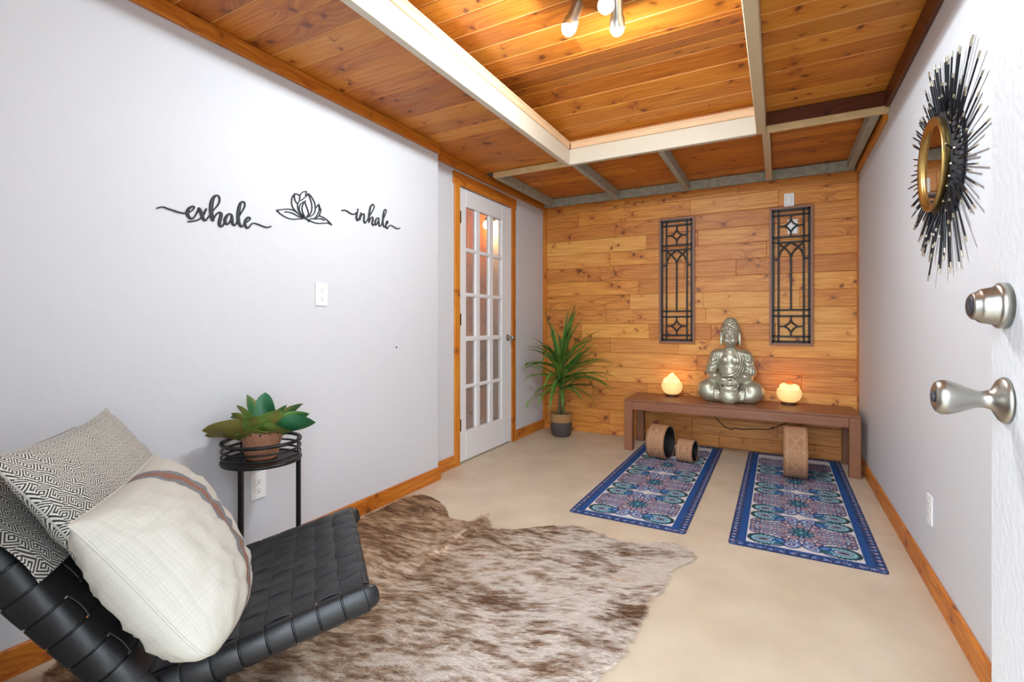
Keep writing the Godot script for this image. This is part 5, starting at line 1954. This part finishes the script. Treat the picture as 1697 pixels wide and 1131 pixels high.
	field_add(Vector3(0, 0.594, -0.008), Vector3(0, 0.594, -0.008), 0.050, 0.050, 0.02)
	var r := RandomNumberGenerator.new()
	for k in 190:          # curls, evenly spread over scalp and topknot
		var f := (k + 0.5) / 190.0
		var a := k * 2.39996
		var top := k < 50
		var d := Vector3.ZERO
		var c := Vector3(0, 0.548, -0.008)
		var rad := Vector3(0.067, 0.069, 0.071)
		if top:
			var y := lerpf(1.0, -0.1, (k + 0.5) / 50.0)
			d = Vector3(cos(a) * sqrt(1 - y * y), y, sin(a) * sqrt(1 - y * y))
			c = Vector3(0, 0.594, -0.008)
			rad = Vector3(0.051, 0.051, 0.051)
		else:
			var y := lerpf(0.95, -0.35, (k - 50 + 0.5) / 140.0)
			d = Vector3(cos(a) * sqrt(1 - y * y), y, sin(a) * sqrt(1 - y * y))
		var p := c + d * rad
		if not top and p.z > 0.012 and p.y < 0.553:
			continue
		field_add(p, p, 0.0088, 0.0088, 0.001)
	field_line([Vector3(-0.058, 0.515, 0.032), Vector3(-0.045, 0.552, 0.05), Vector3(0, 0.566, 0.066), Vector3(0.045, 0.552, 0.05), Vector3(0.058, 0.515, 0.032)], 0.006, 0.003)
	field_add(Vector3(0, 0.518, 0.074), Vector3(0, 0.482, 0.088), 0.0055, 0.010, 0.006)
	for s in [-1.0, 1.0]:
		field_line([Vector3(s * 0.007, 0.527, 0.0745), Vector3(s * 0.024, 0.5325, 0.069), Vector3(s * 0.043, 0.521, 0.054)], 0.0034, 0.004)
		field_add(Vector3(s * 0.022, 0.508, 0.066), Vector3(s * 0.022, 0.508, 0.066), 0.011, 0.011, 0.003, Vector3(1.2, 0.7, 0.8))
		field_add(Vector3(s * 0.009, 0.482, 0.082), Vector3(s * 0.009, 0.482, 0.082), 0.0062, 0.0062, 0.003)
		field_add(Vector3(s * 0.026, 0.468, 0.052), Vector3(s * 0.026, 0.468, 0.052), 0.020, 0.020, 0.012)
		field_add(Vector3(s * 0.063, 0.530, 0.004), Vector3(s * 0.065, 0.440, 0.012), 0.014, 0.010, 0.004, Vector3(0.7, 1, 1))
		field_line([Vector3(s * 0.070, 0.530, 0.012), Vector3(s * 0.072, 0.49, 0.016), Vector3(s * 0.071, 0.445, 0.018)], 0.005, 0.002)
	field_line([Vector3(-0.017, 0.461, 0.075), Vector3(0, 0.463, 0.083), Vector3(0.017, 0.461, 0.075)], 0.0046, 0.002)
	field_line([Vector3(-0.012, 0.452, 0.075), Vector3(0, 0.451, 0.081), Vector3(0.012, 0.452, 0.075)], 0.0048, 0.002)
	# flat underside
	for z in gn.z:
		for y in 4:
			for x in gn.x:
				var o := (z * gn.y + y) * gn.x + x
				G[o] = maxf(G[o], -(g0.y + y * gc))
	var b := MB.new()
	nets(b, 1.0)
	b.done(0, 0)
	var t := thing("buddha_statue", "silver champagne seated Buddha statue with folded hands on the bench", "statue", R(-0.335, 0.4185, 4.255))
	var o := obj(b, "figure", M.statue, t)
	o.scale = Vector3(1.0, 1.025, 1.0)
	G = PackedFloat32Array()

# ------------------------------------------------------------------ all of it
func _ready() -> void:
	rng.seed = 7
	# camera: level, turned left of the room's axis, the lens shifted a little downward
	var cam := Camera3D.new()
	cam.name = "camera"
	cam.projection = Camera3D.PROJECTION_FRUSTUM
	cam.near = 0.03
	cam.far = 60.0
	cam.size = 1131.0 / FOCAL * cam.near
	cam.frustum_offset = Vector2(0.0, -(565.5 - 536.0) / FOCAL * cam.near)
	cam.position = R(0, EYE, 0)
	cam.rotation.y = atan2(441.5, FOCAL)
	add_child(cam)
	cam.current = true
	# sky: soft overcast daylight that comes in through the open entry door
	var we := WorldEnvironment.new()
	we.name = "environment"
	var env := Environment.new()
	env.background_mode = Environment.BG_SKY
	var sky := Sky.new()
	var sm := ProceduralSkyMaterial.new()
	sm.sky_top_color = Color(0.88, 0.94, 1.0)
	sm.sky_horizon_color = Color(0.94, 0.97, 1.0)
	sm.ground_bottom_color = Color(0.55, 0.54, 0.52)
	sm.ground_horizon_color = Color(0.9, 0.9, 0.9)
	sky.sky_material = sm
	env.sky = sky
	env.background_energy_multiplier = SKY_ENERGY
	env.tonemap_mode = Environment.TONE_MAPPER_LINEAR
	env.tonemap_exposure = EXPOSURE
	env.sdfgi_enabled = true
	env.ssao_enabled = true
	env.ssil_enabled = true
	we.environment = env
	add_child(we)
	make_materials()
	build_shell()
	build_doors()
	build_ceiling_light()
	build_bench()
	build_rug()
	build_chair()
	yoga_mat(-1.014, "blue bordered printed yoga mat carrying two cork wheels")
	yoga_mat(-0.209, "blue bordered printed yoga mat carrying the tallest cork wheel")
	build_statue()
	lattice_panel(-0.927, "black lattice panel in brown frame without a switch above it")
	lattice_panel(-0.064, "black lattice panel in brown frame below the white switch")
	build_mirror()
	build_stand()
	build_dracaena()
	build_wall_things()
	salt_lamp("salt_lamp", "glowing pear shaped salt lamp with a cord on the bench", -0.795, 4.30, true, SALT_ENERGY)
	salt_lamp("salt_lamp", "glowing salt lamp with an orange chunk on top", 0.072, 4.30, false, SALT_ENERGY)
	yoga_wheel("cork yoga wheel of middle size beside the smallest one", -0.795, 3.845, 0.126, 0.135, -0.16, 0.6, 1.0)
	yoga_wheel("smallest cork yoga wheel on the mat", -0.60, 3.83, 0.083, 0.118, -0.14, 0.2, 0.75)
	yoga_wheel("tallest cork yoga wheel standing alone on its mat", 0.098, 3.80, 0.168, 0.136, 0.0, 1.0, 1.5)
